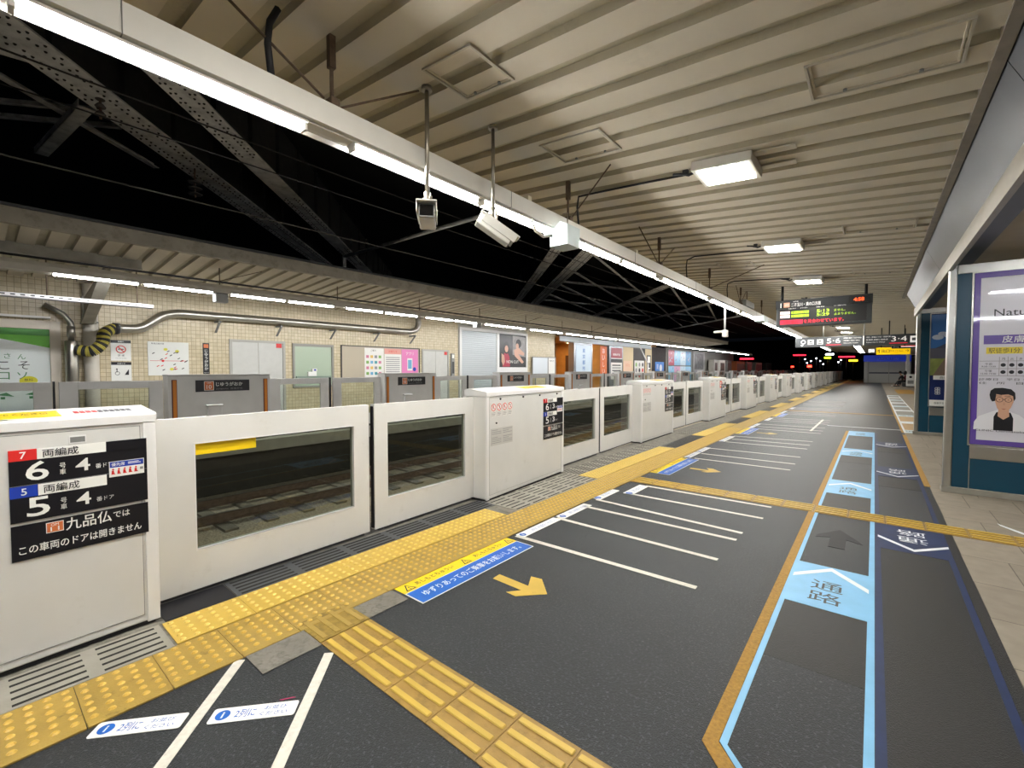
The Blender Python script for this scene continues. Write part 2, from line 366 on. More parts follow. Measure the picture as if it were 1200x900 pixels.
for i, (y0, y1) in enumerate(doorz[:3]):
    if i == 0: grating(-3.66, -3.38, y0 + .42, y1, M('black_grating', '#4b4d50', .5, metal=.3), 'dark metal grating under the first pair of gate leaves', .42, 5, .022)
    else: grating(-3.72, -3.38, y0, y1, CONCL, 'pale slotted grating under the %s pair of gate leaves' % ORD[i], .31, 7, .022)
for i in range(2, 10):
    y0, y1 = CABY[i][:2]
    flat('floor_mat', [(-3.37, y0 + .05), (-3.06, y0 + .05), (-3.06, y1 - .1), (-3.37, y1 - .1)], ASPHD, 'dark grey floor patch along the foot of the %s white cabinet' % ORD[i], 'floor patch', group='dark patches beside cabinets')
flat('gap_shade_sheet', [(-3.66, .75), (-3.39, .75), (-3.39, 1.15), (-3.66, 1.15)], BLACK, 'flat black sheet standing in for a dark gap below the yellow-strip gate leaf', 'floor shade', z=.003)  # black sheet laid on the slab, painting the shade of an open gap
def bars(x0, x1, y0, y1, label, tl=.305, m=YELG, drop=()):
    b = MB(); n = int((x1 - x0) / tl)
    for i in range(n):
        xa = x0 + i * tl; b.box((xa + .0015, y0, -.002), (xa + tl - .0015, y1, .004), m)
        for j in range(4):
            yc = y0 + (j + .5) * (y1 - y0) / 4; b.box((xa + .012, yc - .017, .004), (xa + tl - .012, yc + .016, .0125), YELL, .004, 1)
    return tag(b.build('tactile_guide_paving'), label, 'tactile paving', 'barred guide strips across the platform')
bars(-2.43, 3.0, 1.250, 1.570, 'yellow barred guide strip crossing the floor in front of the big blue floor notice')
bars(-2.63, 4.1, 5.86, 6.185, 'yellow barred guide strip crossing the painted lanes by the blue kiosk')
flat('tactile_guide_paving', [(-2.6, 19.8), (.56, 19.8), (.56, 20.05), (-2.6, 20.05)], OCHRE, 'faint distant yellow strip crossing the floor beyond the lanes', 'tactile paving', group='barred guide strips across the platform')
b = MB(); m5 = M('worn_brown_yellow', '#8d7430', .6, noise=.15, scale=20, dirt=('#4a3c1c', .8, 18, .5))
b.box((-2.72, 1.25, -.002), (-2.432, 1.57, .0065), m5)
for j in range(4):
    b.box((-2.70, 1.29 + j * .08 - .017, .006), (-2.45, 1.29 + j * .08 + .017, .0115), YEL, .003, 1)
tag(b.build('tactile_guide_paving'), 'dirty brown tactile tile joining the dotted band to the guide strip', 'tactile paving')
flat('concrete_pad', [(-2.63, .93), (-2.41, .93), (-2.41, 1.247), (-2.63, 1.247)], CONC, 'scuffed grey concrete square on the near side of the guide strip', 'concrete pad', z=.004)
flat('concrete_pad', [(-2.63, 1.573), (-2.44, 1.573), (-2.44, 1.876), (-2.63, 1.876)], CONC, 'scuffed grey concrete square between guide strip and blue floor notice', 'concrete pad', z=.004)

# ---------------------------------------------------------------- floor markings
def line(p, q, wd, m, label, cat='floor line', group=None, ex=None):
    p, q = Vector((*p, 0)), Vector((*q, 0)); d = (q - p).normalized(); n = Vector((-d.y, d.x, 0)) * wd / 2
    o = flat('queue_line', [(p + n)[:2], (p - n)[:2], (q - n)[:2], (q + n)[:2]], m, label, cat, group=group)
    return o
QG = 'white queue lines on the floor'
line((-2.625, .90), (-1.55, -.13), .05, PAINTW, 'slanted white tape line between the two small queue stickers', group=QG)
line((-2.31, 1.235), (-1.2, .17), .05, PAINTW, 'slanted white tape line just beyond the second small queue sticker', group=QG)
L1 = [((-2.59, 3.25), (-.962, 3.283)), ((-2.573, 3.919), (-.973, 3.885)), ((-2.572, 4.452), (-.955, 4.446)), ((-2.573, 4.78), (-.951, 4.669)), ((-2.42, 5.27), (-.88, 5.27)), ((-2.36, 5.76), (-.88, 5.76))]
L2 = [((-2.44, 8.119), (-.99, 8.092)), ((-2.479, 8.655), (-.989, 8.659)), ((-2.563, 9.345), (-.997, 9.392)), ((-2.476, 10.40), (-1.0, 10.45)), ((-2.464, 10.90), (-1.006, 11.0)), ((-2.545, 11.423), (-1.012, 11.6))]
for gi, (LL, nm) in enumerate(((L1, 'before the crossing guide strip'), (L2, 'just beyond the crossing guide strip'), ([((a[0], a[1] + 5.1), (c[0], c[1] + 5.1)) for a, c in L2], 'in the third queue area'), ([((a[0], a[1] + 10.2), (c[0], c[1] + 10.2)) for a, c in L2], 'in the fourth queue area'), ([((a[0], a[1] + 15.3), (c[0], c[1] + 15.3)) for a, c in L2], 'in the fifth queue area'))):
    for i, (p, q) in enumerate(LL):
        line(p, q, .05, PAINTW, '%s white queue line %s' % (ORD[i], nm), group=QG)
line((-1.237, 13.6), (-1.217, 16.9), .05, PAINTW, 'thin white line joining the ends of the distant queue lines', group=QG)
line((-1.0, 15.25), (.58, 15.25), .09, CHEV, 'pale cross line just past the end of the light blue lane', group=QG)
def sticker(c, d, L, wd, label, detail=True):
    c = Vector((*c, 0)); d = Vector((*d, 0)).normalized(); u = Vector((-d.y, d.x, 0)); t = thing('queue_sticker', label, 'floor sticker', (c.x, c.y, 0), 0, 'two-row queue stickers')
    b = MB(); P = []
    for sx, sy in ((-1, -1), (1, -1), (1, 1), (-1, 1)):
        for k in range(4):
            a = PI / 2 * k / 3 + {(-1, -1): PI, (1, -1): -PI / 2, (1, 1): 0, (-1, 1): PI / 2}[(sx, sy)]
            P.append(d * (sx * (L / 2 - .012) + .012 * math.cos(a)) + u * (sy * (wd / 2 - .012) + .012 * math.sin(a)) + Z * .001)
    b.prism(P, Z * .002, WHST); b.build('sticker_sheet', t)
    b = MB(); zz = Z * .0036
    b.disc(d * (-L / 2 + .05) + zz, d, u, wd * .34, BLUEST)
    b.text('i', d * (-L / 2 + .05) + zz + Z * .0004, d, u, wd * .4, WHST, bold=.03)
    if detail:
        b.text('2列に', d * (-L * .10) + zz, d, u, wd * .56, BLUEST, wd=L * .24, bold=.006)
        b.text('お並び', d * (L * .24) + u * wd * .2 + zz, d, u, wd * .26, BLUEST, wd=L * .26)
        b.text('ください', d * (L * .24) - u * wd * .2 + zz, d, u, wd * .26, BLUEST, wd=L * .32)
    else:
        b.text('2列にお並びください', d * (L * .1) + zz, d, u, wd * .5, BLUEST, wd=L * .62)
    b.build('lettering', t)
    return t
sticker((-2.482, .448), (.23, .262), .36, .09, 'white queue sticker with blue round mark, the one beside the yellow band')
sticker((-2.172, .799), (.233, .262), .365, .09, 'white queue sticker with blue round mark between the two slanted lines')
for i, (x0, x1, y0, y1) in enumerate(((-2.61, -2.51, 3.26, 3.9), (-2.61, -2.50, 3.95, 4.54), (-2.66, -2.53, 4.80, 5.32), (-2.45, -2.32, 5.24, 5.76))):
    sticker(((x0 + x1) / 2, (y0 + y1) / 2), (0, 1), y1 - y0, x1 - x0, '%s white queue sticker at the heads of the lines before the crossing strip' % ORD[i], False)
for g in range(3):
    for i, (x0, x1, y0, y1) in enumerate(((-2.62, -2.51, 8.1, 8.75), (-2.62, -2.51, 8.8, 9.4), (-2.62, -2.50, 10.4, 11.35))):
        o = 5.1 * g
        sticker(((x0 + x1) / 2, (y0 + y1) / 2 + o), (0, 1), y1 - y0, x1 - x0, '%s white queue sticker in the %s queue area' % (ORD[i], ORD[g + 1]), False)
def arrow(dx, dy, label):
    P = [(-2.191, 2.466), (-1.915, 2.459), (-1.984, 2.372), (-1.896, 2.368), (-1.742, 2.53), (-1.899, 2.688), (-1.988, 2.672), (-1.915, 2.54), (-2.197, 2.548)]
    flat('floor_arrow', [(x + dx, y + dy) for x, y in P], YELL, label, 'floor arrow', group='yellow arrows on the floor')
arrow(0, 0, 'yellow arrow on the asphalt beside the first blue floor notice'); arrow(-.05, 4.74, 'yellow arrow on the asphalt just beyond the crossing guide strip')
arrow(-.05, 9.9, 'small distant yellow arrow in the third queue area')
def notice(y0, y1, dx, label, full=True):
    t = thing('floor_notice', label, 'floor notice', (-2.47 + dx, (y0 + y1) / 2, 0), 0, 'blue courtesy notices on the floor'); L = y1 - y0
    b = MB(); b.box((-.16, -L / 2, .001), (-.042, L / 2, .003), YELST); b.build('warning_strip', t)
    b = MB(); z = .0038
    for yc, k in ((-L / 2 + .075, 1), (0.02, 1), (L / 2 - .06, 1)):
        b.poly([(-.055, yc - .045, z), (-.055, yc + .045, z), (-.145, yc, z)], INK); b.poly([(-.064, yc - .031, z + .0004), (-.064, yc + .031, z + .0004), (-.127, yc, z + .0004)], YELST)
        b.text('!', (-.085, yc, z + .0008), Y, -X, .04, INK, bold=.02)
    b.text('あしもとちゅうい', (-.105, -L * .235, z), Y, -X, .05, INK, wd=L * .30, bold=.01); b.text('あしもとちゅうい', (-.105, L * .245, z), Y, -X, .05, INK, wd=L * .28, bold=.01)
    b.build('warning_lettering', t)
    b = MB(); b.box((-.04, -L / 2, .001), (.155, L / 2, .0028), WHST); b.box((-.032, -L / 2 + .01, .002), (.147, L / 2 - .01, .0034), BLUEST); b.build('blue_panel', t)
    b = MB(); b.text('ゆずりあってのご乗車をお願いします。', (.055, 0, .004), Y, -X, .078, WHST, wd=L * .86, bold=.012); b.build('lettering', t)
notice(1.90, 3.15, 0, 'long blue courtesy notice with yellow caution strip, beside the guide strip tile')
notice(6.58, 8.02, -.02, 'blue courtesy notice with yellow caution strip beyond the crossing guide strip')
notice(11.9, 13.3, -.02, 'small distant blue courtesy notice in the third queue area')
notice(17.0, 18.4, -.02, 'tiny far blue courtesy notice beyond the lanes')
# painted walking lanes
t = thing('painted_lane', 'light blue painted walking lane with chevrons, its border yellow on one side', 'floor marking', (-.22, 8, 0))
b = MB(); zz = .001
def q(x0, x1, y0, y1, m, z0=.0, z1=.0025): b.box((x0 + .22, y0 - 8, z0), (x1 + .22, y1 - 8, z1), m)
for ya, yb in ((1.9745, 5.86), (6.185, 14.25)):
    q(-.476, -.446, ya, yb, SKYB)
for ya, yb in ((1.2, 5.86), (6.185, 14.25)): q(-.004, .032, ya, yb, SKYB)
b.prism([(-.476 + .22, 1.9745 - 8, 0), (-.23 + .22, 1.7 - 8, 0), (-.23 + .262, 1.7 - 8, 0), (-.446 + .22, 1.9745 - 8, 0)], (0, 0, .0025), SKYB)
for ya, yb in ((3.508, 4.29), (6.92, 7.79), (10.14, 11.06), (13.29, 14.25)): q(-.446, -.004, ya, yb, SKYB)
b.build('blue_border', t)
b = MB()
for ya, yb in ((1.93, 5.86), (6.185, 14.2)): q(-.535, -.478, ya, yb, OCHRE, 0, .004)
b.prism([(-.535 + .22, 1.931 - 8, 0), (-.25 + .22, 1.62 - 8, 0), (-.20 + .22, 1.665 - 8, 0), (-.478 + .22, 1.9655 - 8, 0), (-.478 + .22, 1.931 - 8, 0)][:4], (0, 0, .0046), OCHRE); b.box((-.535 + .22, 1.9305 - 8, 0), (-.478 + .22, 1.9306 - 8, .0039), OCHRE)
b.build('yellow_edge', t)
b = MB()
def chev(xl, xm, xr, ye, ym, th, ox, oy, m=CHEV):
    for (xa, ya), (xb, yb) in (((xl, ye), (xm, ym)), ((xr, ye), (xm, ym))):
        b.prism([(xa - ox, ya - oy, .002), (xb - ox, yb - oy, .002), (xb - ox, yb - oy + th, .002), (xa - ox, ya - oy + th, .002)], (0, 0, .0012), m)
for yc in (3.508, 6.92, 10.14): chev(-.452, -.228, .0, yc + .44, yc + .70, .07, -.22, 8)
b.build('chevron', t)
for yc in (3.508, 6.92, 10.14, 13.4):
    b = MB(); b.text('通', (-.015, yc + .385 - 8, .0032), X, Y, .17, DARKGREY, wd=.19); b.text('路', (-.015, yc + .18 - 8, .0032), X, Y, .17, DARKGREY, wd=.19); b.build('lettering', t)
t = thing('painted_lane', 'dark navy painted walking lane with white chevrons pointing the other way', 'floor marking', (.29, 8, 0))
b = MB()
def q2(x0, x1, y0, y1, m, z0=.0, z1=.0024): b.box((x0 - .29, y0 - 8, z0), (x1 - .29, y1 - 8, z1), m)
for ya, yb in ((1.2, 5.86), (6.185, 14.2)):
    q2(.034, .072, ya, yb, NAVY); q2(.504, .54, ya, yb, NAVY)
for ya, yb in ((5.06, 5.86), (8.5, 9.35), (11.7, 12.5)): q2(.072, .504, ya, yb, NAVY)
b.build('navy_border', t)
for yc in (5.06, 8.5, 11.7): b = MB(); chev(.055, .298, .535, yc + .32, yc + .055, .06, .29, 8); b.build('chevron', t)
for yc in (5.06, 8.5, 11.7):
    b = MB(); b.text('通', (.01, yc + .39 - 8, .0032), -X, -Y, .17, CHEV, wd=.21); b.text('路', (.01, yc + .60 - 8, .0032), -X, -Y, .17, CHEV, wd=.21); b.build('lettering', t)
b = MB(); b.box((.548 - .58, -3.05, 0), (.612 - .58, 3.05, .004), OCHRE); tag(b.build('edge_band', None, (.58, 11.15, 0)), 'ochre non-slip band along the stone tiles before the far blue kiosk', 'floor band')
flat('floor_arrow', [(-.29, 4.80), (-.17, 4.80), (-.17, 5.08), (-.05, 5.02), (-.08, 5.1), (-.23, 5.36), (-.39, 5.1), (-.40, 5.02), (-.29, 5.08)], M('ghost_arrow', '#1b1d1e', .6, noise=.2, scale=14), 'faint dark ghost of a removed arrow inside the light blue lane', 'floor arrow', z=.0025)
t = thing('painted_lane', 'distant white framed lane with beige boxes beside the far kiosk', 'floor marking', (.88, 25, 0))
b = MB()
for x0, x1 in ((-.28, -.24), (.24, .28)): b.box((x0, -10.3, 0), (x1, 10.2, .003), CHEV)
for i in range(9): b.box((-.24, -10.3 + i * 2.5, 0), (.24, -9.6 + i * 2.5, .003), CHEV if i % 2 else M('pale_blue_paint', '#c3d6df', .5))
b.build('white_border', t)
b = MB()
for i in range(8): b.box((-.24, -9.6 + i * 2.5, 0), (.24, -7.8 + i * 2.5, .0026), M('beige_paint', '#b99a72', .6, noise=.1) if i < 2 else M('grey_box_paint', '#8b8a84', .6, noise=.1))
b.build('box_fill', t)
b = MB(); b.box((-.33, -10.3, 0), (-.285, 6, .003), OCHRE); b.build('yellow_edge', t)
b = MB(); b.text('通路', (0, -9.9, .004), X, Y, .25, DARKGREY); b.text('通路', (0, -4.9, .004), X, Y, .25, DARKGREY); b.build('lettering', t)
flat('floor_mat', [(1.2, 38), (2.2, 38), (2.2, 46), (1.2, 46)], OCHRE, 'distant ochre floor area before the seated people', 'floor patch')
flat('floor_mark', [(-2.160, .905), (-2.150, .912), (-2.118, .962), (-2.128, .957)], M('magenta_mark', '#c23a6a', .5), 'tiny magenta mark beside the second small queue sticker', 'floor mark')
flat('floor_mark', [(1.0, 6.60), (1.01, 6.52), (1.5, 5.65), (1.5, 5.78)], CHEV, 'white strip painted on the stone tiles by the kiosk', 'floor mark')
# ---------------------------------------------------------------- white platform gates (our side)
CH = {'6': None}
def number_sign(parent, car7, d7, car5, d5, ye):
    """black number board near the far end of a cabinet front; ye = its far edge in local y"""
    W, zt, zb = .56, 1.154, .578; y0 = ye - W; x = .006
    b = MB(); b.box((.001, y0, zb), (x, ye, .762), INK); b.box((.001, y0, .778), (x, ye, 1.098), INK); b.box((.001, y0 + .375, 1.09), (x, ye, zt), INK)
    b.box((.001, y0, .967), (x + .001, ye, .969), GREYTX)
    s = b.build('number_board', parent); s['label'] = 'black number board with red and blue train-length tabs'
    b = MB(); x2 = .0075
    b.box((.001, y0, 1.098), (x2, y0 + .10, 1.154), REDST); b.build('red_tab', s); b = MB(); b.box((.001, y0, .906), (x2, y0 + .10, .965), NAVST)
    b.build('blue_tab', s)
    for za, zb_ in ((1.098, 1.154), (.906, .965)):
        b = MB(); b.box((.001, y0 + .101, za), (x2 - .001, y0 + .374, zb_), WHST); b.build('white_tab', s)
    b = MB(); x3 = .0082
    for zc_, n, c, d in ((1.126, '7', car7, d7), (.9355, '5', car5, d5)):
        b.text(n, (x3, y0 + .05, zc_), Y, Z, .036, WHST, bold=.01); b.text('両編成', (x3, y0 + .19, zc_), Y, Z, .044, INK, wd=.14, bold=.006)
        zd = zc_ - .085
        b.text(c, (x3, y0 + .10, zd - .002), Y, Z, .10, WHST, wd=.085, bold=.01); b.text('号', (x3, y0 + .195, zd + .008), Y, Z, .03, WHST, wd=.024); b.text('車', (x3, y0 + .195, zd - .026), Y, Z, .03, WHST, wd=.024)
        b.text(d, (x3, y0 + .275, zd + .0), Y, Z, .07, WHST, wd=.06, bold=.012); b.text('番ドア', (x3, y0 + .365, zd - .018), Y, Z, .026, WHST, wd=.075)
    b.box((.001, y0 + .125, .695), (.0075, y0 + .192, .75), WHST); b.box((.001, y0 + .128, .698), (.008, y0 + .189, .747), ORST)
    b.text('OM', (.0088, y0 + .158, .736), Y, Z, .014, WHST); b.text('11', (.0088, y0 + .158, .714), Y, Z, .022, WHST, wd=.034)
    b.text('九品仏', (x3, y0 + .295, .723), Y, Z, .068, WHST, wd=.19, bold=.01); b.text('では', (x3, y0 + .435, .724), Y, Z, .036, WHST, wd=.075, bold=.008)
    b.text('この車両のドアは開きません', (x3, y0 + .275, .63), Y, Z, .046, WHST, wd=.50, bold=.008)
    b.build('lettering', s)
    b = MB(); b.box((.001, y0 + .385, .945), (.0078, y0 + .545, 1.035), WHST, 0); b.box((.002, y0 + .388, 1.0), (.0084, y0 + .542, 1.032), NAVST)
    b.text('優先席', (.0092, y0 + .425, 1.017), Y, Z, .02, WHST, wd=.06, bold=.01)
    b.box((.002, y0 + .47, 1.012), (.0088, y0 + .53, 1.016), WHST); b.box((.002, y0 + .47, 1.020), (.0088, y0 + .52, 1.024), WHST)
    for i in range(5):
        yy = y0 + .402 + i * .026
        b.disc((.0088, yy, .988), Y, Z, .005, REDST, 8); b.poly([(.0088, yy - .008, .96), (.0088, yy + .010, .96), (.0088, yy + .005, .968), (.0088, yy + .003, .982), (.0088, yy - .006, .982)], REDST)
    b.box((.002, y0 + .525, .97), (.0088, y0 + .540, .985), GREYTX)
    b.build('priority_sticker', s)
def cabinet_mesh(L, root):
    b = MB(); b.box((-.325, .004, .025), (-.004, L - .004, 1.25), WHITE, .01); b.build('body', root)
    b = MB(); b.box((-.31, .02, 0), (-.02, L - .02, .03), BLACK); b.build('base', root)
    b = MB(); b.box((-.003, .058, .073), (.0, L - .078, 1.229), WHITE2); b.build('front_panel', root)
    b = MB(); b.frame((-.0035, .055, .07), (-.0005, L - .075, 1.232), GREYD, .003, .003, .003, .003, 0); b.build('panel_seam', root)
    for ya in (L - .062, 0): b = MB(); b.box((-.02, ya, .02), (.004, ya + (.062 if ya else .05), 1.248), TRIMW, .003); b.build('end_post', root)
    b = MB(); b.prism([(.006, -.004, 1.252), (.006, -.004, 1.296), (-.004, -.004, 1.306), (-.30, -.004, 1.338), (-.335, -.004, 1.325), (-.335, -.004, 1.252)], (0, L + .008, 0), TRIMW); b.build('cap', root)
    b = MB()
    b.prism([(-.06, L - .95, 1.3125), (-.24, L - .95, 1.3315), (-.24, L - .95, 1.3335), (-.06, L - .95, 1.3145)], (0, .55, 0), YELST); s = b.build('top_sticker', root)
    n = Vector((.104, 0, .9946)); u = Vector((-.9946, 0, .104))
    b = MB(); b.text('身をのりださないでください', Vector((-.15, L - .675, 1.325)) + n * .002, Y, u, .06, INK, wd=.46, bold=.01); b.build('lettering', s)
def sensors(root, ys):
    b = MB()
    for y, z, r in ys:
        b.tube([(-.002, y, z), (.010, y, z - .003), (.012, y, z - .004)], [r, r, r * .8], INK, 10)
    b.build('sensor', root)
def warning_stickers(root, y):
    for i in range(4):
        yy = y + .055 + i * .113; b = MB(); x = .003
        b.box((.0, yy - .048, 1.0), (.002, yy + .048, 1.17), M('sticker_grey_white', '#d3d1cb', .4))
        b.disc((x, yy, 1.115), Y, Z, .045, REDST, 20); b.disc((x + .0006, yy, 1.115), Y, Z, .035, WHST, 20)
        b.disc((x + .0012, yy + .002, 1.133), Y, Z, .008, INK, 8); k = (-1, 1)[i % 2]
        b.poly([(x + .0012, yy - .012, 1.092), (x + .0012, yy - .002, 1.092), (x + .0012, yy + .012 * k + .004, 1.124), (x + .0012, yy + .012 * k - .008, 1.124)], INK)
        b.poly([(x + .0018, yy - .030, 1.139), (x + .0018, yy - .024, 1.145), (x + .0018, yy + .030, 1.091), (x + .0018, yy + .024, 1.085)], REDST)
        for j in range(3): b.box((x - .001, yy - .035, 1.048 - j * .016), (x, yy + .035 - .012 * (j == 2), 1.054 - j * .016), GREYTX)
        b.build('prohibition_sticker', root)
    b = MB(); b.box((0, y, .655), (.002, y + .45, .86), M('instruction_sheet', '#b9b7b2', .45))
    for c in range(2):
        for j in range(8):
            if j in (3,): continue
            b.box((.002, y + .02 + c * .225, .835 - j * .022), (.003, y + .02 + c * .225 + (.19 if (j * 3 + c) % 4 else .12), .842 - j * .022), GREYTX)
    b.build('instruction_sticker', root)
NUMS = [('6', '4', '5', '4'), ('6', '3', '5', '3'), ('6', '2', '5', '2'), ('6', '1', '5', '1')]
cabs = []
for i, (y0, y1, xa, xb) in enumerate(CABY):
    lab = '%s white gate cabinet of our row, counted from the big 6-4 number board' % ORD[i]
    if i == 0: lab = 'white gate cabinet with the big black board of car numbers 6-4 and 5-4'
    if i == 1: lab = 'white gate cabinet with four red prohibition signs and board 6-3 and 5-3'
    if i == 2: lab = 'third white gate cabinet of the long row, beyond the second pair of glazed leaves'
    if i == 3: lab = 'fourth white gate cabinet of the long row, with an orange square sticker'
    rz = math.atan2(xa - xb, y1 - y0); L = y1 - y0
    if i < 5:
        r = thing('platform_gate_cabinet', lab, 'platform gate', (xa, y0, 0), rz, 'white gate cabinets along our platform')
        cabinet_mesh(L, r)
        n = NUMS[min(i, 3)]
        number_sign(r, n[0], n[1], n[2], n[3], L - .048 if i == 0 else L - .03)
        if i == 0:
            b = MB(); b.box((0, L - .385, 1.162), (.004, L - .315, 1.206), TRIMW, .001); b.box((.0035, L - .38, 1.168), (.0045, L - .32, 1.198), GREYD); b.build('latch', r)
            b = MB(); c0 = L - .34; n_ = Vector((.104, 0, .9946))
            for j in range(10):
                b.prism([(-.12, c0 + j * .026, 1.3195), (-.185, c0 + j * .026, 1.3265), (-.185, c0 + j * .026, 1.328), (-.12, c0 + j * .026, 1.321)], (0, .020, 0), REDST if j < 4 else INK)
            b.build('patterned_sticker', r)
            b = MB(); b.disc((-.025, L - .62, 1.311), Y, Vector((-.9946, 0, .104)), .02, INK, 12, ry=.012); b.build('sensor', r)
        else:
            warning_stickers(r, .08); sensors(r, [(.27, 1.212, .013), (.77, 1.214, .013), (1.18, 1.215, .013), (1.66, 1.215, .011), (.19, .925, .011)])
        if i == 3:
            b = MB(); b.box((0, 1.15, .98), (.003, 1.38, 1.20), M('orange_sticker', '#e2572b', .4)); b.box((.002, 1.20, 1.03), (.0036, 1.33, 1.15), WHST); b.disc((.0042, 1.265, 1.09), Y, Z, .04, REDST, 12); b.build('emergency_sticker', r)
    else:
        r = dup(cabs[4], (xa, y0, 0), rz, lab)
    cabs.append(r)
def leaf(name, label, L, gl, gr, loc, rz, lead, yellow=False):
    r = thing(name, label, 'platform gate', loc, rz, 'glazed gate leaves along our platform')
    b = MB(); b.frame((-.06, 0, .035), (0, L, 1.238), WHITE, gl, gr, .275, .185, 0); b.build('leaf_frame', r)
    b = MB(); b.box((-.034, gl - .005, .305), (-.026, L - gr + .005, 1.058), GLS); b.build('window_glass', r)
    b = MB(); b.frame((-.012, gl - .008, .302), (.002, L - gr + .008, 1.061), TRIMW, .008, .008, .008, .008, 0); b.build('window_bead', r)
    b = MB(); yy = (L - .03, L + .012) if lead > 0 else (-.012, .03); b.box((-.05, yy[0] + .001, .05), (-.01, yy[1] - .001, 1.22), BLACK); b.build('rubber_edge', r)
    b = MB(); b.box((-.045, .05, .012), (-.015, L - .05, .036), DARKGREY); b.build('guide_foot', r)
    if yellow:
        b = MB(); b.box((-.026, gl + .004, .972), (-.023, gl + .405, 1.052), YELST); b.build('yellow_film', r)
    return r
leaves = []
for i in range(len(CABY) - 1):
    y0, y1 = CABY[i][1], CABY[i + 1][0]; xa, xb = CABY[i][3] - .20, CABY[i + 1][2] - .20
    rz = math.atan2(xa - xb, y1 - y0); mid = (y0 + y1) / 2 + (.125 if i == 0 else .03)
    at = lambda y: (xa + (xb - xa) * (y - y0) / (y1 - y0), y, 0)
    la, lb = mid - .03 - (y0 + .004), y1 - .004 - (mid + .03)
    if i < 3:
        A = leaf('gate_leaf', 'white glazed sliding gate leaf on the far side of the %s white cabinet' % ORD[i], la, .255 if i == 0 else .17, .16, at(y0 + .004), rz, 1, i == 0)
        B = leaf('gate_leaf', 'white glazed sliding gate leaf on the near side of the %s white cabinet' % ORD[i + 1], lb, .15, .15, at(mid + .03), rz, -1)
        if i == 0: A['label'] = 'white glazed sliding gate leaf with a yellow strip on its window'
    else:
        A = dup(leaves[-1][0], at(y0 + .004), rz, 'white glazed sliding gate leaf on the far side of the %s white cabinet' % ORD[i])
        B = dup(leaves[-1][1], at(mid + .03), rz, 'white glazed sliding gate leaf on the near side of the %s white cabinet' % ORD[i + 1])
    leaves.append((A, B))
# ---------------------------------------------------------------- grey gates of the opposite platform
GG = M('grey_gate_steel', '#cfcecb', .45, noise=.05, scale=3); GG2 = M('grey_gate_cap', '#b3b2ae', .5); ORB = M('orange_reflector', '#cf7d1c', .35); BRDK = M('dark_red_edge', '#5e2516', .4)
def grey_cab(label, full):
    r = thing('opposite_gate_cabinet', label, 'platform gate', (0, 0, 0), 0, 'grey gate cabinets of the opposite platform'); L = 1.95
    b = MB(); b.box((-.34, 0, 0), (0, L, 1.43), GG, .006); b.build('body', r)
    b = MB(); b.box((-.35, -.005, 1.43), (.008, L + .005, 1.465), GG2, .004); b.build('cap', r)
    for yy in (.06, L - .15):
        b = MB(); b.box((0, yy, .25), (.008, yy + .09, 1.36), BRDK); b.box((.006, yy + .02, .25), (.011, yy + .08, 1.35), ORB); b.build('orange_reflector', r)
    b = MB(); b.box((0, .47, 1.10), (.012, 1.50, 1.345), INK); s = b.build('station_sign', r)
    b = MB(); b.box((.01, .62, 1.125), (.0145, .80, 1.32), WHST); b.box((.012, .63, 1.135), (.0155, .79, 1.31), ORST)
    b.text('OM', (.0165, .71, 1.282), Y, Z, .035, WHST); b.text('10', (.0165, .71, 1.20), Y, Z, .085, WHST, bold=.01)
    b.text('じゆうがおか', (.0145, 1.10, 1.255), Y, Z, .085, WHST, wd=.52, bold=.01); b.text('Jiyugaoka  自由が丘', (.0145, 1.10, 1.155), Y, Z, .04, GREYTX, wd=.52)
    b.build('lettering', s)
    b = MB(); b.box((0, .66, .52), (.10, .92, .80), GG, .01); b.prism([(.0, .64, .80), (.13, .64, .79), (.13, .64, .81), (0, .64, .83)], (0, .30, 0), GG2); b.build('equipment_box', r)
    return r
def grey_leaf(label, L):
    r = thing('opposite_gate_leaf', label, 'platform gate', (0, 0, 0), 0, 'grey framed gate leaves of the opposite platform')
    b = MB(); b.frame((-.06, 0, .04), (0, L, 1.35), GG, .24, .22, .3, .14, 0, .004); b.build('leaf_frame', r)
    b = MB(); b.box((-.035, .235, .33), (-.027, L - .215, 1.215), GLC); b.build('window_glass', r)
    b = MB(); b.box((-.05, .05, -.02), (-.01, L - .05, .04), DARKGREY); b.build('guide_foot', r)
    return r
gc = grey_cab('grey gate cabinet opposite with orange edge strips, its sign reading the station name, below the vertical name plate', True); gl_ = grey_leaf('x', 1.47)
for i in range(19):
    y0 = 2.57 + 5.1 * i
    r = gc if i == 0 else dup(gc, (-11, y0, 0), 0, '%s grey gate cabinet of the opposite row, counted from the yellow-striped duct' % ORD[i]); r.location = (-11, y0, 0)
gc['label'] = 'first grey gate cabinet of the opposite row, counted from the yellow-striped duct'
first = True
for i in range(19):
    for k, (ya, s) in enumerate(((2.57 + 5.1 * i - 1.53, 'near'), (2.57 + 5.1 * i + 1.98, 'far'))):
        lb = 'grey framed see-through leaf on the %s side of the %s grey opposite cabinet' % (s, ORD[i])
        r = gl_ if first else dup(gl_, (0, 0, 0), 0, lb); r['label'] = lb; r.location = (-11.09, ya, 0); first = False
r = dup(gl_, (-11.09, -.52, 0), 0, 'grey framed see-through leaf in front of the big green-topped poster board')
b = MB(); b.box((-.07, 0, 0), (-.01, .028, 1.36), BLACK)
for i in range(8):
    m_ = b if i == 0 else MB()
    if i: m_.box((-.07, 0, 0), (-.01, .028, 1.36), BLACK)
    tag(m_.build('gate_gap_seal', None, (-11.06, (.962 if i == 0 else 6.045 + 5.1 * (i - 1)) , 0)), 'black rubber seal where the %s pair of grey opposite leaves meets' % ORD[i], 'gate seal', 'black seals between the grey leaves')
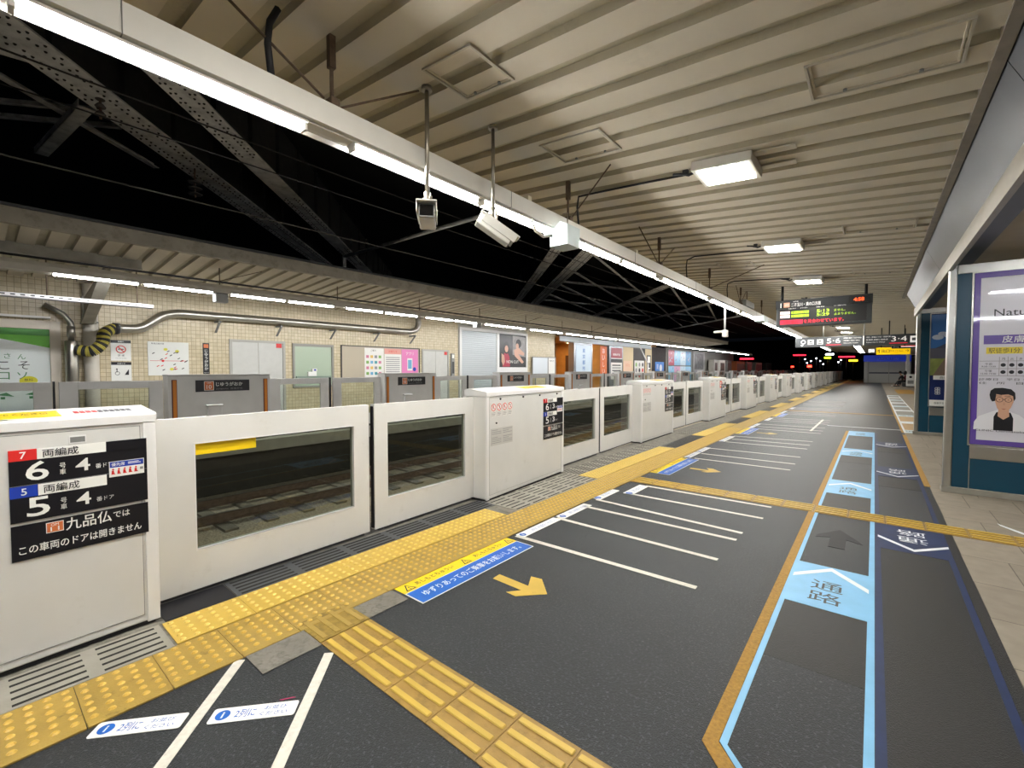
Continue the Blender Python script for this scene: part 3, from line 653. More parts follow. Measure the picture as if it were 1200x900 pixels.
# ---------------------------------------------------------------- tracks
for i, x in enumerate((-4.92, -5.99, -8.72, -9.79)):
    b = MB(); b.prism([(-.065, 0, 0), (.065, 0, 0), (.065, 0, .012), (.012, 0, .03), (.012, 0, .11), (.034, 0, .12), (.034, 0, .15), (-.034, 0, .15), (-.034, 0, .12), (-.012, 0, .11), (-.012, 0, .03), (-.065, 0, .012)], (0, 120, 0), RUST)
    o = tag(b.build('track_rail', None, (x, -8, -1.06)), 'rusty steel rail, %s from the white gates' % ORD[i], 'rail', 'rails of the two tracks'); bt = MB(); bt.box((-.03, 0, .149), (.03, 120, .152), RAILT); bt.build('rail_head', o)
SLP = M('sleeper_concrete', '#7d7568', .85, noise=.2, scale=8)
b = MB(); b.prism([(-1.0, -.12, 0), (1.0, -.12, 0), (1.0, -.09, .09), (-1.0, -.09, .09)], (0, .21, 0), SLP); sl = tag(b.build('track_sleeper'), 'concrete sleeper under the rails behind the white gates', 'sleeper', 'sleepers of the track behind the white gates')
n = 0
for xc in (-5.45, -9.25):
    for i in range(40):
        o = sl if n == 0 else sl.copy()
        if n: COL.objects.link(o)
        n += 1; o.location = (xc, -3.2 + i * .66, -1.175)
        if xc < -7: o['label'] = 'concrete sleeper of the far track before the grey gates'; o['group'] = 'sleepers of the track before the grey gates'
for i, (x, y, z) in enumerate(((-7.3, 2.6, -1.1), (-7.35, 6.5, -1.1))):
    b = MB(); b.tube([(x, y, z + .06), (x, y + 3.4, z + .06)], .05, YEL if i else CONC, 10); tag(b.build('track_cable_duct'), ('yellow' if i else 'grey') + ' pipe lying between the two tracks', 'pipe')
# ---------------------------------------------------------------- overhead viaduct: paired riveted girders at 45 degrees, bracing, dark deck
b = MB(); b.box((-24, -30, 7.3), (-1.5, 90, 7.5), M('viaduct_deck_dark', '#141414', .9)); struct(b.build('viaduct_slab'))
d45 = Vector((-1, 1, 0)).normalized(); n45 = Vector((1, 1, 0)).normalized(); ZG = 5.8
def girder(c, wd, label, rivets):
    # line x + y = c ; runs from x=-22 to x=-1
    L = 29.0; r = thing('bridge_girder', label, 'girder', (-1.5, c + 1.5, ZG), math.radians(45), 'riveted girders overhead')  # local +y runs along d45
    b = MB(); b.box((-wd / 2, 0, 0), (wd / 2, L, .03), GIRD); b.build('bottom_flange', r)
    b = MB(); b.box((-.012, 0, .03), (.012, L, 1.4), WEBM)
    for i in range(int(L / 1.3)): b.box((-.09, i * 1.3, .03), (.09, i * 1.3 + .02, 1.4), WEBM)
    b.build('web', r)
    if rivets:
        b = MB(); k = b.mi(RIVET)
        for i in range(int(L / .12)):
            y = i * .12 + .05
            if (y % 4.6) > rivets: continue
            for x in (-wd * .38, -wd * .22, wd * .22, wd * .38):
                if i % 2 and abs(x) > wd * .3: continue
                for dx in (0,):
                    B = [b.bm.verts.new((x + .022 * math.cos(t), y + .022 * math.sin(t), 0)) for t in (0, PI / 3, 2 * PI / 3, PI, 4 * PI / 3, 5 * PI / 3)]
                    T = [b.bm.verts.new((x + .013 * math.cos(t), y + .013 * math.sin(t), -.016)) for t in (0, PI / 3, 2 * PI / 3, PI, 4 * PI / 3, 5 * PI / 3)]
                    for j in range(6): f = b.bm.faces.new((B[j], T[j], T[(j + 1) % 6], B[(j + 1) % 6])); f.material_index = k
                    f = b.bm.faces.new(T[::-1]); f.material_index = k
        b.build('rivets', r)['kind'] = 'stuff'
    return r
girder(-8.05, .60, 'wide heavily riveted overhead girder with the gusset plate on its side', 4.6)
girder(-6.1, .46, 'overhead girder parallel to the heavily riveted one, plain towards its lower end', 2.6)
girder(4.5, .42, 'overhead girder first seen beyond the hanging cameras', 2.2)
girder(6.25, .60, 'riveted overhead girder paired with the one just beyond the hanging cameras', 4.6)
girder(14.35, .55, 'third-pair overhead girder above the shop fronts, densely riveted', 4.6)
girder(22.0, .50, 'far overhead girder beyond the shop fronts', 4.6)
girder(30.5, .50, 'last dim overhead girder seen far in the dark', 0)
# gusset plate and lateral bracing
b = MB(); P = [Vector((-1.5, -8.05 + 1.5, 0)) + d45 * u + n45 * v for u, v in ((8.6, -.3), (10.6, -.3), (9.9, -1.35), (9.2, -1.35))]
b.prism([(p.x, p.y, ZG + .035) for p in P], (0, 0, .02), GIRD)
tag(b.build('gusset_plate'), 'riveted gusset plate on the side of the heavily riveted girder', 'gusset plate')
def brace(p, q, label, wd=.12, z=ZG + .05):
    p, q = Vector((*p, 0)), Vector((*q, 0)); d = (q - p); L = d.length; b = MB()
    b.box((-wd / 2, 0, 0), (wd / 2, L, .014), GIRD); b.box((-wd / 2, 0, 0), (-wd / 2 + .014, L, .11), GIRD)
    tag(b.build('lateral_brace', None, (p.x, p.y, z), math.atan2(-d.x, d.y)), label, 'brace', 'thin braces between the overhead girders')
def on(c, u): p = Vector((-1.5, c + 1.5, 0)) + d45 * u; return (p.x, p.y)
k = 0
for ca, cb, u0, n in ((6.6, 14.1, 6.5, 5), (14.7, 21.8, 6.5, 5), (22.3, 30.3, 7, 4)):
    for i in range(n):
        u = u0 + i * 3.0
        brace(on(ca, u), on(cb, u + 3.0 - (cb - ca) * .0), 'thin diagonal brace number %s in the overhead bracing' % ORD[k], z=ZG + .06); k += 1
        if i % 2 == 0: brace(on(ca, u + 3.0), on(cb, u), 'thin diagonal brace number %s in the overhead bracing' % ORD[k], z=ZG + .19); k += 1
        if k > 36: break
# wires
def wire(name, pts, r, label, m=BLACK, cat='wire', seg=6):
    b = MB(); b.tube(pts, r, m, seg); return tag(b.build(name), label, cat)
WIR = M('dull_copper_wire', '#3a3632', .6)
wire('contact_wire', [(-9, -9, 5.34), (-9, 60, 5.30)], .012, 'thin overhead contact wire running along the far track', WIR)
wire('messenger_wire', [(-8.6, -9, 5.7), (-8.6, 5, 5.55), (-8.6, 30, 5.62)], .014, 'upper thin cable sagging under the girders', WIR)
wire('feeder_cable', [(-9.9, -9, 4.66), (-9.9, 8, 4.72), (-9.9, 45, 4.9)], .016, 'thick dark cable running just above the opposite canopy edge', M('feeder_black', '#5a5753', .6))
b = MB(); b.tube([(-13.0, 7.6, 5.1), (-3.1, 7.6, 5.1)], .05, GIRD, 8); b.tube([(-12.95, 7.6, 4.03), (-12.95, 7.6, 5.1)], .05, GIRD, 8); b.tube([(-3.1, 7.6, 5.1), (-3.1, 7.6, 5.80)], .05, GIRD, 8); tag(b.build('cross_bar'), 'thin horizontal cross bar over both tracks behind the hanging cameras', 'bar')
for j, (x, y, z) in enumerate(((-11.2, 3.17, 5.25), (-9.5, 1.45, 5.55))):
    t = thing('insulator', ('ribbed ceramic insulator below the heavily riveted girder', 'small dark insulator hanging from the riveted girder flange')[j], 'insulator', (x, y, z))
    b = MB(); r_ = .14 if j == 0 else .07
    for i in range(3): b.tube([(0, 0, i * .12), (0, 0, i * .12 + .02), (0, 0, i * .12 + .06)], [r_ * .8, r_, .04], M('insulator_glaze', '#6f6a66', .25), 16)
    b.build('disc_stack', t); b = MB(); b.tube([(0, 0, -.05), (0, 0, ZG - z)], .02, RUST, 6); b.build('hanger', t)
for i, (p, q_, wd_) in enumerate((((-10.05, 1.36), (-12.9, 1.07), .20), ((-9.9, .06), (-12.2, 2.75), .13), ((-12.6, -.75), (-10.6, 1.6), .08), ((-13.3, -.4), (-11.3, 2.0), .08))):
    brace(p, q_, ('broad strut under the gusset plate of the wide riveted girder', 'diagonal strut crossing the broad strut by the gusset plate', 'thin bar beside the gusset plate of the wide riveted girder', 'second thin bar farther from the gusset plate')[i], wd_, ZG + .02 + .12 * i)
# ---------------------------------------------------------------- lamps under our ceiling
t = thing('lamp_housing', 'long white lamp housing hanging along the platform edge above the gates', 'lamp housing', (-2.715, 0, 3.06))
b = MB(); b.prism([(-.085, -6, .007), (.085, -6, .007), (.085, -6, .15), (.07, -6, .155), (-.07, -6, .155), (-.085, -6, .15)], (0, 48, 0), LAMPW); b.build('trunking', t)
b = MB(); b.box((-.022, -6, -.006), (.052, 42, .006), M('lamp_tray_grey', '#cfccc4', .5)); b.box((-.088, -6, -.022), (-.08, 42, .006), M('lamp_tray_grey', '#bdb9ae', .5)); b.build('lower_tray', t)
b = MB()
for i in range(17): b.box((-.088, -5 + 2.74 * i, .004), (.088, -5 + 2.74 * i + .004, .153), GREYD)
b.build('joint', t)
def tube_lamp(label, L, glow, group):
    r = thing('tube_lamp', label, 'tube lamp', (0, 0, 0), 0, group)
    b = MB(); b.box((-.05, 0, .018), (.05, L, .032), LAMPW); b.build('lamp_base', r)
    b = MB(); b.prism([(-.02, .02, -.016), (.02, .02, -.016), (.027, .02, -.004), (.027, .02, .018), (-.027, .02, .018), (-.027, .02, -.004)], (0, L - .04, 0), glow); b.build('diffuser', r)
    for ya in (0, L - .019): b = MB(); b.box((-.034, ya, -.019), (.034, ya + .019, .018), LAMPW, .002); b.build('end_cap', r)
    return r
g = 'glowing tubes along the lamp housing above our gates'; tl = tube_lamp('', 1.19, TUBE, g); n = 0
for k in range(-2, 15):
    for j in range(2):
        lab = 'glowing white tube, %s along the lamp housing above the white gates' % ORD[n]
        o = tl if n == 0 else dup(tl, (0, 0, 0), 0, lab); o['label'] = lab; o.location = (-2.70, 1.64 + 2.74 * k + j * 1.245, 3.022); n += 1
ROD = M('rusty_rod', '#5b4a3a', .7, noise=.3, scale=20); ZINC = M('zinc_rod', '#a09a8e', .4, metal=.8)
def rod(name, pts, r, m, label, cat, seg=6, group=None): 
    b = MB(); c = Vector(pts[0]); b.tube([Vector(p) - c for p in pts], r, m, seg); return tag(b.build(name, None, c), label, cat, group)
hy = [1.50, 4.28, 6.98, 9.75, 12.5, 15.2, 18.0]
for i, y in enumerate(hy):
    t = thing('hanger_rod', '%s short hanger rod holding the lamp housing to the ceiling' % ORD[i], 'hanger rod', (-2.68, y, 3.21), 0, 'hanger rods of the lamp housing')
    b = MB(); h = zc(-2.68) - 3.21; b.tube([(0, 0, 0), (0, 0, h)], .012, ROD, 6); b.box((-.02, -.02, h * .55), (.02, .02, h), ROD); b.build('rod', t)
    b = MB(); b.box((-.05, -.03, 0), (.05, .03, .05), ROD, .004); b.build('clamp', t)
for i, (p, q_) in enumerate((((-2.68, 1.45, 3.25), (-2.69, .75, 3.62)), ((-2.68, 1.56, 3.24), (-2.62, 2.14, 3.60)), ((-2.68, 6.95, 3.24), (-2.68, 6.2, 3.63)), ((-2.68, 7.02, 3.24), (-2.68, 7.66, 3.63)), ((-2.68, 4.32, 3.24), (-2.05, 4.05, 3.58)), ((-2.68, 12.5, 3.24), (-2.68, 12.0, 3.63)), ((-2.68, 12.5, 3.24), (-2.68, 13.1, 3.63)), ((-2.68, 9.75, 3.24), (-1.66, 9.6, 3.55)))):
    rod('brace_rod', [p, q_], .008, ROD, '%s slanted thin brace rod between lamp housing and ceiling' % ORD[i], 'brace rod', group='slanted brace rods of the lamp housing')
for i, (y, ys) in enumerate(((1.15, .9), (4.55, 4.6), (8.4, 8.3), (11.3, 11.2))):
    rod('power_cable', [(-2.70, y, 3.2), (-2.71, y - .02, 3.45), (-2.70, y - .01, 3.57), (-2.55, ys + .03, 3.6), (-1.9, ys + .05, 3.565), (-1.45, ys + .05, 3.53)] if i else [(-2.70, y, 3.2), (-2.68, y - .03, 3.4), (-2.72, y, 3.55), (-2.70, y + .04, 3.64)], .012 if i else .02, BLACK, '%s black power cable looping from the lamp housing up to the ceiling' % ORD[i], 'cable', group='black cables above the lamp housing')
tilt = math.atan(.0787)
def panel_light(label):
    r = thing('ceiling_panel_light', label, 'ceiling light', (0, 0, 0), 0, 'square ceiling lights over the platform')
    b = MB(); b.box((-.26, -.245, -.085), (.26, .245, 0), M('panel_light_body', '#d9d5cc', .45), .006); b.build('light_body', r)
    b = MB(); b.box((-.215, -.20, -.090), (.215, .20, -.082), PANEL); b.build('diffuser', r)
    b = MB(); b.box((-.235, -.22, -.02), (.235, .22, .03), GREYD); b.build('mounting_plate', r)
    b = MB(); b.tube([(-.26, -.05, -.02), (-.34, -.05, -.045), (-.42, -.05, -.02), (-.50, -.05, -.01)], .013, BLACK, 6); b.box((-.40, -.075, -.04), (-.35, -.03, .01), BLACK); b.build('cable_gland', r)
    for s_ in ((.26, -.20, .58, -.10), (.26, .15, .54, .24)): b = MB(); b.box((s_[0], s_[1], -.012), (s_[2], s_[3], .0), CEILM); b.build('filler_strip', r)
    return r
pl = None
for i in range(-2, 18):  # row extended past the hanging signs and behind the viewer to add light
    lab = ('square ceiling light, %s along the platform beyond the hanging cameras' % ORD[i]) if i >= 0 else 'unseen square ceiling light behind the viewer, %s of two' % ORD[i + 2]
    o = panel_light(lab) if pl is None else dup(pl, (0, 0, 0), 0, lab); pl = pl or o
    o.location = (-1.135, 4.66 + 3.385 * i, zc(-1.135) - .008); o.rotation_euler = (0, tilt, 0)
for i, (x0, x1, y0, y1) in enumerate(((-2.455, -1.99, 2.035, 2.475), (-2.44, -1.825, 3.39, 3.83), (-.385, .38, 3.37, 3.82), (-.38, .38, 7.36, 7.82), (-2.44, -1.83, 9.3, 9.75), (-.38, .38, 10.8, 11.25))):
    t = thing('access_hatch', ['square access hatch between the lamp housing and the ceiling middle', 'access hatch just beyond the second hanging camera', 'wide access hatch beside the steel beam over the lanes', 'second wide access hatch along the steel beam', 'small distant access hatch near the third square light', 'third wide access hatch along the steel beam'][i], 'access hatch', ((x0 + x1) / 2, (y0 + y1) / 2, zc((x0 + x1) / 2) - .001), 0, 'framed hatches in the ceiling')
    t.rotation_euler = (0, tilt, 0); hx, hy_ = (x1 - x0) / 2, (y1 - y0) / 2
    b = MB(); b.frame((-hx, -hy_, -.012), (hx, hy_, .004), M('hatch_frame', '#b5ae9e', .6, noise=.1), .016, .016, .013, .013, 2); b.build('hatch_frame', t)
    b = MB(); b.frame((-hx + .024, -hy_ + .02, -.006), (hx - .024, hy_ - .02, .003), CEILM, .010, .010, .008, .008, 2)
    for sx in (-.5, .5): b.tube([(sx * hx, hy_ - .03, -.014), (sx * hx, hy_ - .03, 0)], .012, GREYD, 8)
    b.build('hatch_panel', t)
# hanging cameras
CAMW = M('camera_white', '#d8d6cf', .4); LENS = M('lens_black', '#0a0a0c', .1)
def camera(label, loc, zb, yaw, pitch):
    x, y = loc; zt = zc(x); t = thing('surveillance_camera', label, 'security camera', (x, y, zb))
    b = MB(); b.tube([(0, 0, .16), (0, 0, zt - zb)], .016, ZINC, 10); b.tube([(0, 0, zt - zb - .03), (0, 0, zt - zb)], .04, ZINC, 10); b.build('pole', t)
    b = MB(); b.tube([(0, 0, .08), (0, 0, .18)], .026, ZINC, 10); b.box((-.04, -.012, .05), (-.03, .012, .15), ZINC); b.box((.03, -.012, .05), (.04, .012, .15), ZINC); b.tube([(-.05, 0, .10), (.05, 0, .10)], .008, ZINC, 8); b.build('bracket', t)
    hd = MB(); hd.box((-.06, -.18, -.055), (.06, .15, .045), CAMW, .012); hd.box((-.045, -.12, .045), (.045, .10, .055), CAMW, .003); h = hd.build('housing', t); h.rotation_euler = (pitch, 0, yaw); h.location = (0, 0, 0)
    b = MB(); b.box((-.072, -.23, .046), (.072, .16, .058), CAMW, .004); b.box((-.072, -.21, -.02), (-.064, .12, .05), CAMW, .003); b.box((.064, -.21, -.02), (.072, .12, .05), CAMW, .003); s = b.build('sun_hood', h)
    b = MB(); b.frame((-.055, -.186, -.05), (.055, -.178, .04), GREYD, .008, .008, .008, .008, 1); b.box((-.047, -.184, -.042), (.047, -.181, .032), LENS); b.build('front_window', h)
    return t
camera('hanging camera with its black window facing the viewer', (-2.60, 2.20), 2.70, math.radians(48), math.radians(2))
camera('hanging camera tilted away beside the facing camera, its back and underside showing', (-2.57, 2.90), 2.78, math.radians(142), math.radians(32))
t = thing('surveillance_camera', 'small white camera on a white pole below the far lamp housing', 'security camera', (-2.70, 11.1, 2.38))
b = MB(); b.tube([(0, 0, .1), (0, 0, .66)], .022, CAMW, 8); b.build('pole', t)
b = MB(); b.box((-.05, -.05, -.06), (.05, .10, .10), CAMW, .01); b.box((-.24, -.03, .04), (-.02, .03, .09), CAMW, .01); b.build('housing', t)
BOXB = M('pale_blue_box', '#b9c6c9', .45, noise=.06)
t = thing('junction_box', 'pale blue-white box clamped under the lamp housing beyond the cameras', 'box', (-2.50, 3.95, 2.83))
b = MB(); b.prism([(-.12, -.11, .0), (.09, -.11, .0), (.09, -.11, .20), (.0, -.11, .24), (-.12, -.11, .13)], (0, .24, 0), BOXB); b.build('casing', t)
b = MB(); b.tube([(-.06, .13, .2), (-.06, .13, .40), (-.12, .13, .40)], .008, ZINC, 6); b.build('hanger', t)
b = MB(); b.tube([(-.10, -.11, .12), (-.14, -.2, .09), (-.15, -.32, .12), (-.13, -.42, .2)], .014, CAMW, 8); b.build('white_hose', t)
t = thing('junction_box', 'small pale box under the far lamp housing near the departure board', 'box', (-2.50, 14.2, 2.90)); b = MB(); b.box((-.12, -.3, 0), (.12, .3, .16), BOXB, .01); b.build('casing', t); b = MB(); b.box((-.13, -.02, .15), (-.02, .02, .19), ZINC); b.build('hanger', t)
t = thing('junction_box', 'grey box on top of the far lamp housing above the little camera', 'box', (-2.68, 13.2, 3.215)); b = MB(); b.box((-.09, -.5, 0), (.09, .5, .16), GREYM, .01); b.build('casing', t); b = MB(); b.tube([(0, 0, .15), (0, 0, zc(-2.68) - 3.215)], .012, ROD, 6); b.build('hanger', t)
for i, y in enumerate((3.55, 6.1, 9.1)):
    b = MB(); b.box((-.04, -.03, 0), (.04, .03, .06), M('cream_box', '#d8cfb4', .5), .005); tag(b.build('terminal_box', None, (-2.70, y, 3.214)), 'tiny cream box on top of the lamp housing, %s from the cameras' % ORD[i], 'box')
# tubes over the paved side area, seen as reflections in the poster
for i, (x, y) in enumerate(((1.60, 3.96), (1.60, -2.0))):
    o = tube_lamp(('glowing tube under the side ceiling in front of the blue kiosk wall', 'second glowing tube under the side ceiling, behind the viewer')[i], 1.9, TUBER, 'tubes under the side ceiling'); o.location = (x + 1.9, y, 2.97); o.rotation_euler = (0, 0, PI / 2)
# ---------------------------------------------------------------- departure board and hanging signs
SIGNG = M('sign_grey', '#4c4f52', .45); SIGNB = M('board_black', '#101214', .3)
t = thing('departure_board', 'hanging departure board with green and red lit text and an orange clock', 'departure board', (-.98, 12.5, 2.60))
b = MB(); b.box((-.90, .0, 0), (.91, .28, .60), M('board_case', '#2b2e30', .45), .012); b.prism([(-.91, -.03, .42), (-.91, .3, .42), (-.91, .3, .62), (-.91, -.07, .62)], (1.83, 0, 0), M('board_case', '#2b2e30', .45)); b.build('casing', t)
b = MB(); b.box((-.83, -.006, .05), (.82, .0, .40), SIGNB); b.build('screen', t)
LG = E('led_green', '#a6d022', .3); LR = E('led_red', '#f01838', .35); LO = E('led_orange', '#ff5a2a', .6); LW = E('led_pink_white', '#ffd9d0', .25); LWW = E('sign_white_lit', '#f0f0ec', .16)
b = MB(); y = -.008
for zc_ in (.325, .24): b.box((-.82, y, zc_ - .035), (-.62, y + .001, zc_ + .035), LW); b.text('各停', (-.72, y - .001, zc_), X, Z, .05, LR)
for zc_, tm, s in ((.325, '5:13', 'ません。'), (.24, '5:29', '止まりません。')):
    b.box((-.59, y, zc_ - .03), (-.24, y + .001, zc_ + .03), LG); b.text('溝の口行（臨時）', (-.415, y - .001, zc_), X, Z, .05, SIGNB, wd=.32)
    b.text(tm, (.03, y, zc_), X, Z, .07, LG, wd=.24, bold=.02); b.text(s, (.24, y, zc_ - .005), X, Z, .055, LG, align='l')
b.box((-.82, y, .055), (-.36, y + .001, .15), LR); b.text('運転', (-.6, y - .001, .10), X, Z, .06, SIGNB, wd=.3); b.text('を見合わせています。', (.04, y, .105), X, Z, .085, LR, wd=.76, bold=.015)
b.build('lit_text', t)
b = MB(); y = -.068; b.text('1', (-.80, y, .50), X, Z, .11, LWW); b.box((-.74, y - .002, .45), (-.62, y, .56), M('badge_pink', '#e2a48c', .4)); b.text('OM', (-.68, y - .004, .505), X, Z, .04, WHST)
b.text('二子玉川・溝の口方面', (-.30, y, .50), X, Z, .085, LWW, wd=.58); b.text('大井町線', (-.5, y, .575), X, Z, .025, LWW); b.text('種別　行先　　時刻　　ご案内', (-.1, -.045, .415), X, Z, .022, LWW, wd=1.1)
b.build('header_text', t)
b = MB(); b.box((.50, -.075, .44), (.86, -.06, .59), SIGNB); c = b.build('clock', t); b = MB(); b.text('4:58', (.68, -.078, .515), X, Z, .08, LO, bold=.03); b.build('clock_digits', c)
for x in (-.80, .80):
    b = MB(); b.tube([(x, .12, .6), (x, .12, zc(-.98 + x) - 2.60)], .03, SIGNB, 8); b.build('hanger', t)
t = thing('route_sign', 'long grey hanging sign showing platforms 5-6 and 3-4', 'hanging sign', (-.70, 22, 2.49))
b = MB(); b.box((-1.90, 0, 0), (.32, .16, .40), SIGNG, .008); b.box((.36, 0, 0), (1.95, .16, .40), M('sign_dark_grey', '#34373a', .45), .008); b.build('sign_panel', t)
b = MB(); b.box((.325, -.003, .03), (.355, .1, .38), LWW); b.build('divider', t)
b = MB(); y = -.004
b.ring((-1.62, y, .21), X, Z, .055, .085, LWW, 16); b.poly([(-1.72, y, .10), (-1.60, y, .10), (-1.66, y, .02)], LWW)
for x in (-1.36, -1.05):
    b.box((x - .10, y, .10), (x + .10, y + .001, .30), LWW); b.box((x - .07, y - .001, .12), (x + .07, y, .16), SIGNG); b.box((x - .05, y - .001, .2), (x + .05, y, .26), SIGNG)
b.text('5·6', (-.60, y, .23), X, Z, .19, LWW, wd=.44); b.box((-.85, y, .06), (-.35, y + .001, .078), LR)
for i, s in enumerate(('東横線 横浜・元町中華街', '大井町線 二子玉川・溝の口', 'Tokyu Line for Yokohama')): b.text(s, (-.28, y, .32 - i * .10), X, Z, .045, LWW, align='l', wd=.56 - .05 * i)
for i, s in enumerate(('渋谷・新宿三丁目・池袋方面', '東横線 副都心線直通', 'Toyoko Line for Shibuya')): b.text(s, (.42, y, .32 - i * .10), X, Z, .045, LWW, align='l', wd=.72 - .08 * i)
b.text('3·4', (1.38, y, .23), X, Z, .19, LWW, wd=.44); b.box((1.10, y, .06), (1.62, y + .001, .078), LR)
b.box((1.69, y, .08), (1.90, y + .001, .32), LWW); b.box((1.74, y - .001, .15), (1.85, y, .25), SIGNG)
b.build('lettering', t)
for x, r_ in ((-.95, .02), (.36, .025), (1.10, .018)): b = MB(); b.tube([(x, .08, .40), (x, .08, zc(-.7 + x) - 2.49)], r_, GREYM if x < 1 else SIGNB, 8); b.build('hanger', t)
t = thing('exit_sign', 'yellow lit hanging exit sign below the platform number sign', 'hanging sign', (.61, 26, 2.24)); YLIT = E('sign_yellow_lit', '#f4c400', .22)
b = MB(); b.box((-.57, 0, 0), (.58, .14, .31), YLIT, .006); b.build('sign_panel', t)
b = MB(); b.text('↑', (-.47, -.004, .155), X, Z, .16, INK, bold=.02); b.text('出口', (-.25, -.004, .155), X, Z, .14, INK, bold=.01); b.text('改札口 Exit', (.12, -.004, .155), X, Z, .09, M('sign_brown', '#8a6a00', .5)); b.text('→', (.47, -.004, .155), X, Z, .12, INK); b.build('lettering', t)
b = MB(); b.box((-.85, 0, .10), (-.63, .1, .26), LWW, .004); b.build('icon_panel', t); b = MB(); b.tube([(-.4, .07, .3), (-.4, .07, 1.2)], .02, SIGNB, 6); b.tube([(.4, .07, .3), (.4, .07, 1.15)], .02, SIGNB, 6); b.build('hanger', t)
t = thing('strip_sign', 'thin dark hanging strip with a red and white stripe under the platform sign', 'hanging sign', (.91, 24, 2.425)); b = MB(); b.box((-.39, 0, 0), (.42, .08, .12), SIGNB, .004); b.build('sign_panel', t); b = MB(); b.box((-.1, -.003, .05), (.42, 0, .085), LWW); b.box((-.1, -.003, .085), (.42, 0, .105), LR); b.text('ホーム', (-.25, -.003, .06), X, Z, .05, LWW); b.build('lettering', t); b = MB(); b.tube([(0, .04, .12), (0, .04, .98)], .014, SIGNB, 6); b.build('hanger', t)
# ---------------------------------------------------------------- blue kiosk walls with posters
def kiosk(label, loc, wd, H, pw, rails, zp0, zp1, px0, dep=.10):
    t = thing('advertising_wall', label, 'advertising wall', loc); x1 = wd
    b = MB(); b.tube([(.043, .05, .0), (.043, .05, H)], .001, STEEL, 6); b.box((0, 0, 0.0), (.083, dep, H), STEEL, .018, 3); b.build('corner_post', t)
    b = MB(); b.box((.083, -.012, H - .12), (x1, dep, H - .01), STEEL, .006); b.build('top_rail', t)
    b = MB(); b.box((.083, .012, .075), (x1, dep - .02, H - .12), TEAL); b.build('enamel_panel', t)
    b = MB(); b.box((px0 + .02, -.004, rails[0]), (x1, .02, rails[1]), STEEL, .006); b.build('lower_rail', t)
    b = MB(); b.box((px0 + .02, .004, .08), (px0 + .028, .016, rails[0]), STEEL); b.box((x1 - .1, .004, .08), (x1 - .092, .016, rails[0]), STEEL); b.build('panel_joint', t)
    b = MB(); b.box((-.012, -.03, 0), (x1, dep, .075), CONCL, .006); b.build('plinth', t)
    b = MB(); b.frame((px0, -.012, zp0), (px0 + pw, .014, zp1), STEEL, .016, .016, .016, .016, 1, .002); b.build('poster_frame', t)
    return t
kiosk('near blue enamel kiosk wall carrying the purple clinic poster', (.707, 7.93, 0), 2.6, 2.89, 1.56, (.455, .617), .62, 2.775, .213)
kiosk('farther blue enamel kiosk wall carrying the landscape poster', (.76, 14.5, 0), 2.2, 3.03, 1.2, (.48, .67), .69, 2.90, .24)
PAPER = M('glossy_poster_paper', '#d5d3dc', .25, coat=.8); PP = M('poster_purple', '#5d459c', .25, coat=.8); PY_ = M('poster_yellow', '#e5cf35', .3, coat=.6)
t = thing('clinic_poster', 'purple bordered clinic poster with a portrait of a person in glasses', 'poster', (.94, 7.925, .64)); W_, H_ = 1.52, 2.12
b = MB(); b.box((0, 0, 0), (W_, .004, H_), PP); b.build('poster_border', t)
b = MB(); b.box((.055, -.002, .06), (W_ - .055, 0, H_ - .07), PAPER); b.build('poster_sheet', t)
b = MB(); y = -.0035
def px(u): return (u - 1143) * .0081 + .012
def pz(v): return (433 - v) * .0103 + 1.57 - .64
b.text('Natural Skin', (px(1163), y, pz(366)), X, Z, .085, M('poster_dark_text', '#33333a', .4), align='l', wd=.66)
b.box((px(1153), y, pz(403)), (W_ - .12, y + .001, pz(392.5)), PP); b.text('皮膚科・美容皮膚科', (px(1172), y - .001, pz(397.5)), X, Z, .085, WHST, align='l', wd=.85)
b.box((px(1156), y, pz(414.5)), (px(1193), y + .001, pz(406.8)), PY_); b.text('駅徒歩1分', (px(1174.5), y - .001, pz(410.7)), X, Z, .065, M('poster_dark_text', '#33333a', .4), wd=.26)
GL_ = GREYTX
for v in (423, 432, 440.5): b.box((px(1149), y, pz(v) - .003), (W_ - .12, y + .001, pz(v) + .003), GL_)
for k in range(8): b.box((px(1169.7 + k * 8.7), y, pz(440.5)), (px(1169.7 + k * 8.7) + .005, y + .001, pz(418)), GL_)
for k in range(7):
    b.text('月火水木金土日'[k], (px(1174 + k * 8.7), y, pz(420.5)), X, Z, .03, INK)
    for v in (427.7, 436): b.disc((px(1174 + k * 8.7), y, pz(v)), X, Z, .022, INK, 14)
for v, s in ((426.5, '午前'), (434.8, '午後')): b.text(s, (px(1159), y, pz(v)), X, Z, .03, INK)
for v, s in ((429.5, '9:00-13:00'), (438, '15:00-19:00')): b.text(s, (px(1159), y, pz(v)), X, Z, .02, INK)
for v, s in ((444.7, '診療日　平日・土曜　予約制でご案内'), (449, '住　所　自由が丘駅前 2-7-15')): b.text(s, (px(1149), y, pz(v)), X, Z, .03, INK, align='l', wd=.98)
b.text('CLINIC Dermatology / Cosmetic Dermatology', (px(1146.5), y, pz(506)), X, Z, .03, M('poster_dark_text', '#33333a', .4), align='l', wd=1.0)
b.build('printed_text', t)
b = MB(); y = -.003
SKIN_ = M('portrait_skin', '#d3a58a', .3, coat=.6); COAT_ = M('portrait_coat', '#e6e6ea', .3, coat=.6); HAIR_ = M('portrait_hair', '#17161a', .3, coat=.6)
def P2(pts, m, dy=0): b.poly([(px(u), y - dy, pz(v)) for u, v in pts], m)
P2([(1145, 505), (1145.5, 496), (1150, 489), (1159, 485), (1166, 482), (1175, 479), (1184, 483), (1192, 486), (1198, 491), (1201, 505)], COAT_)
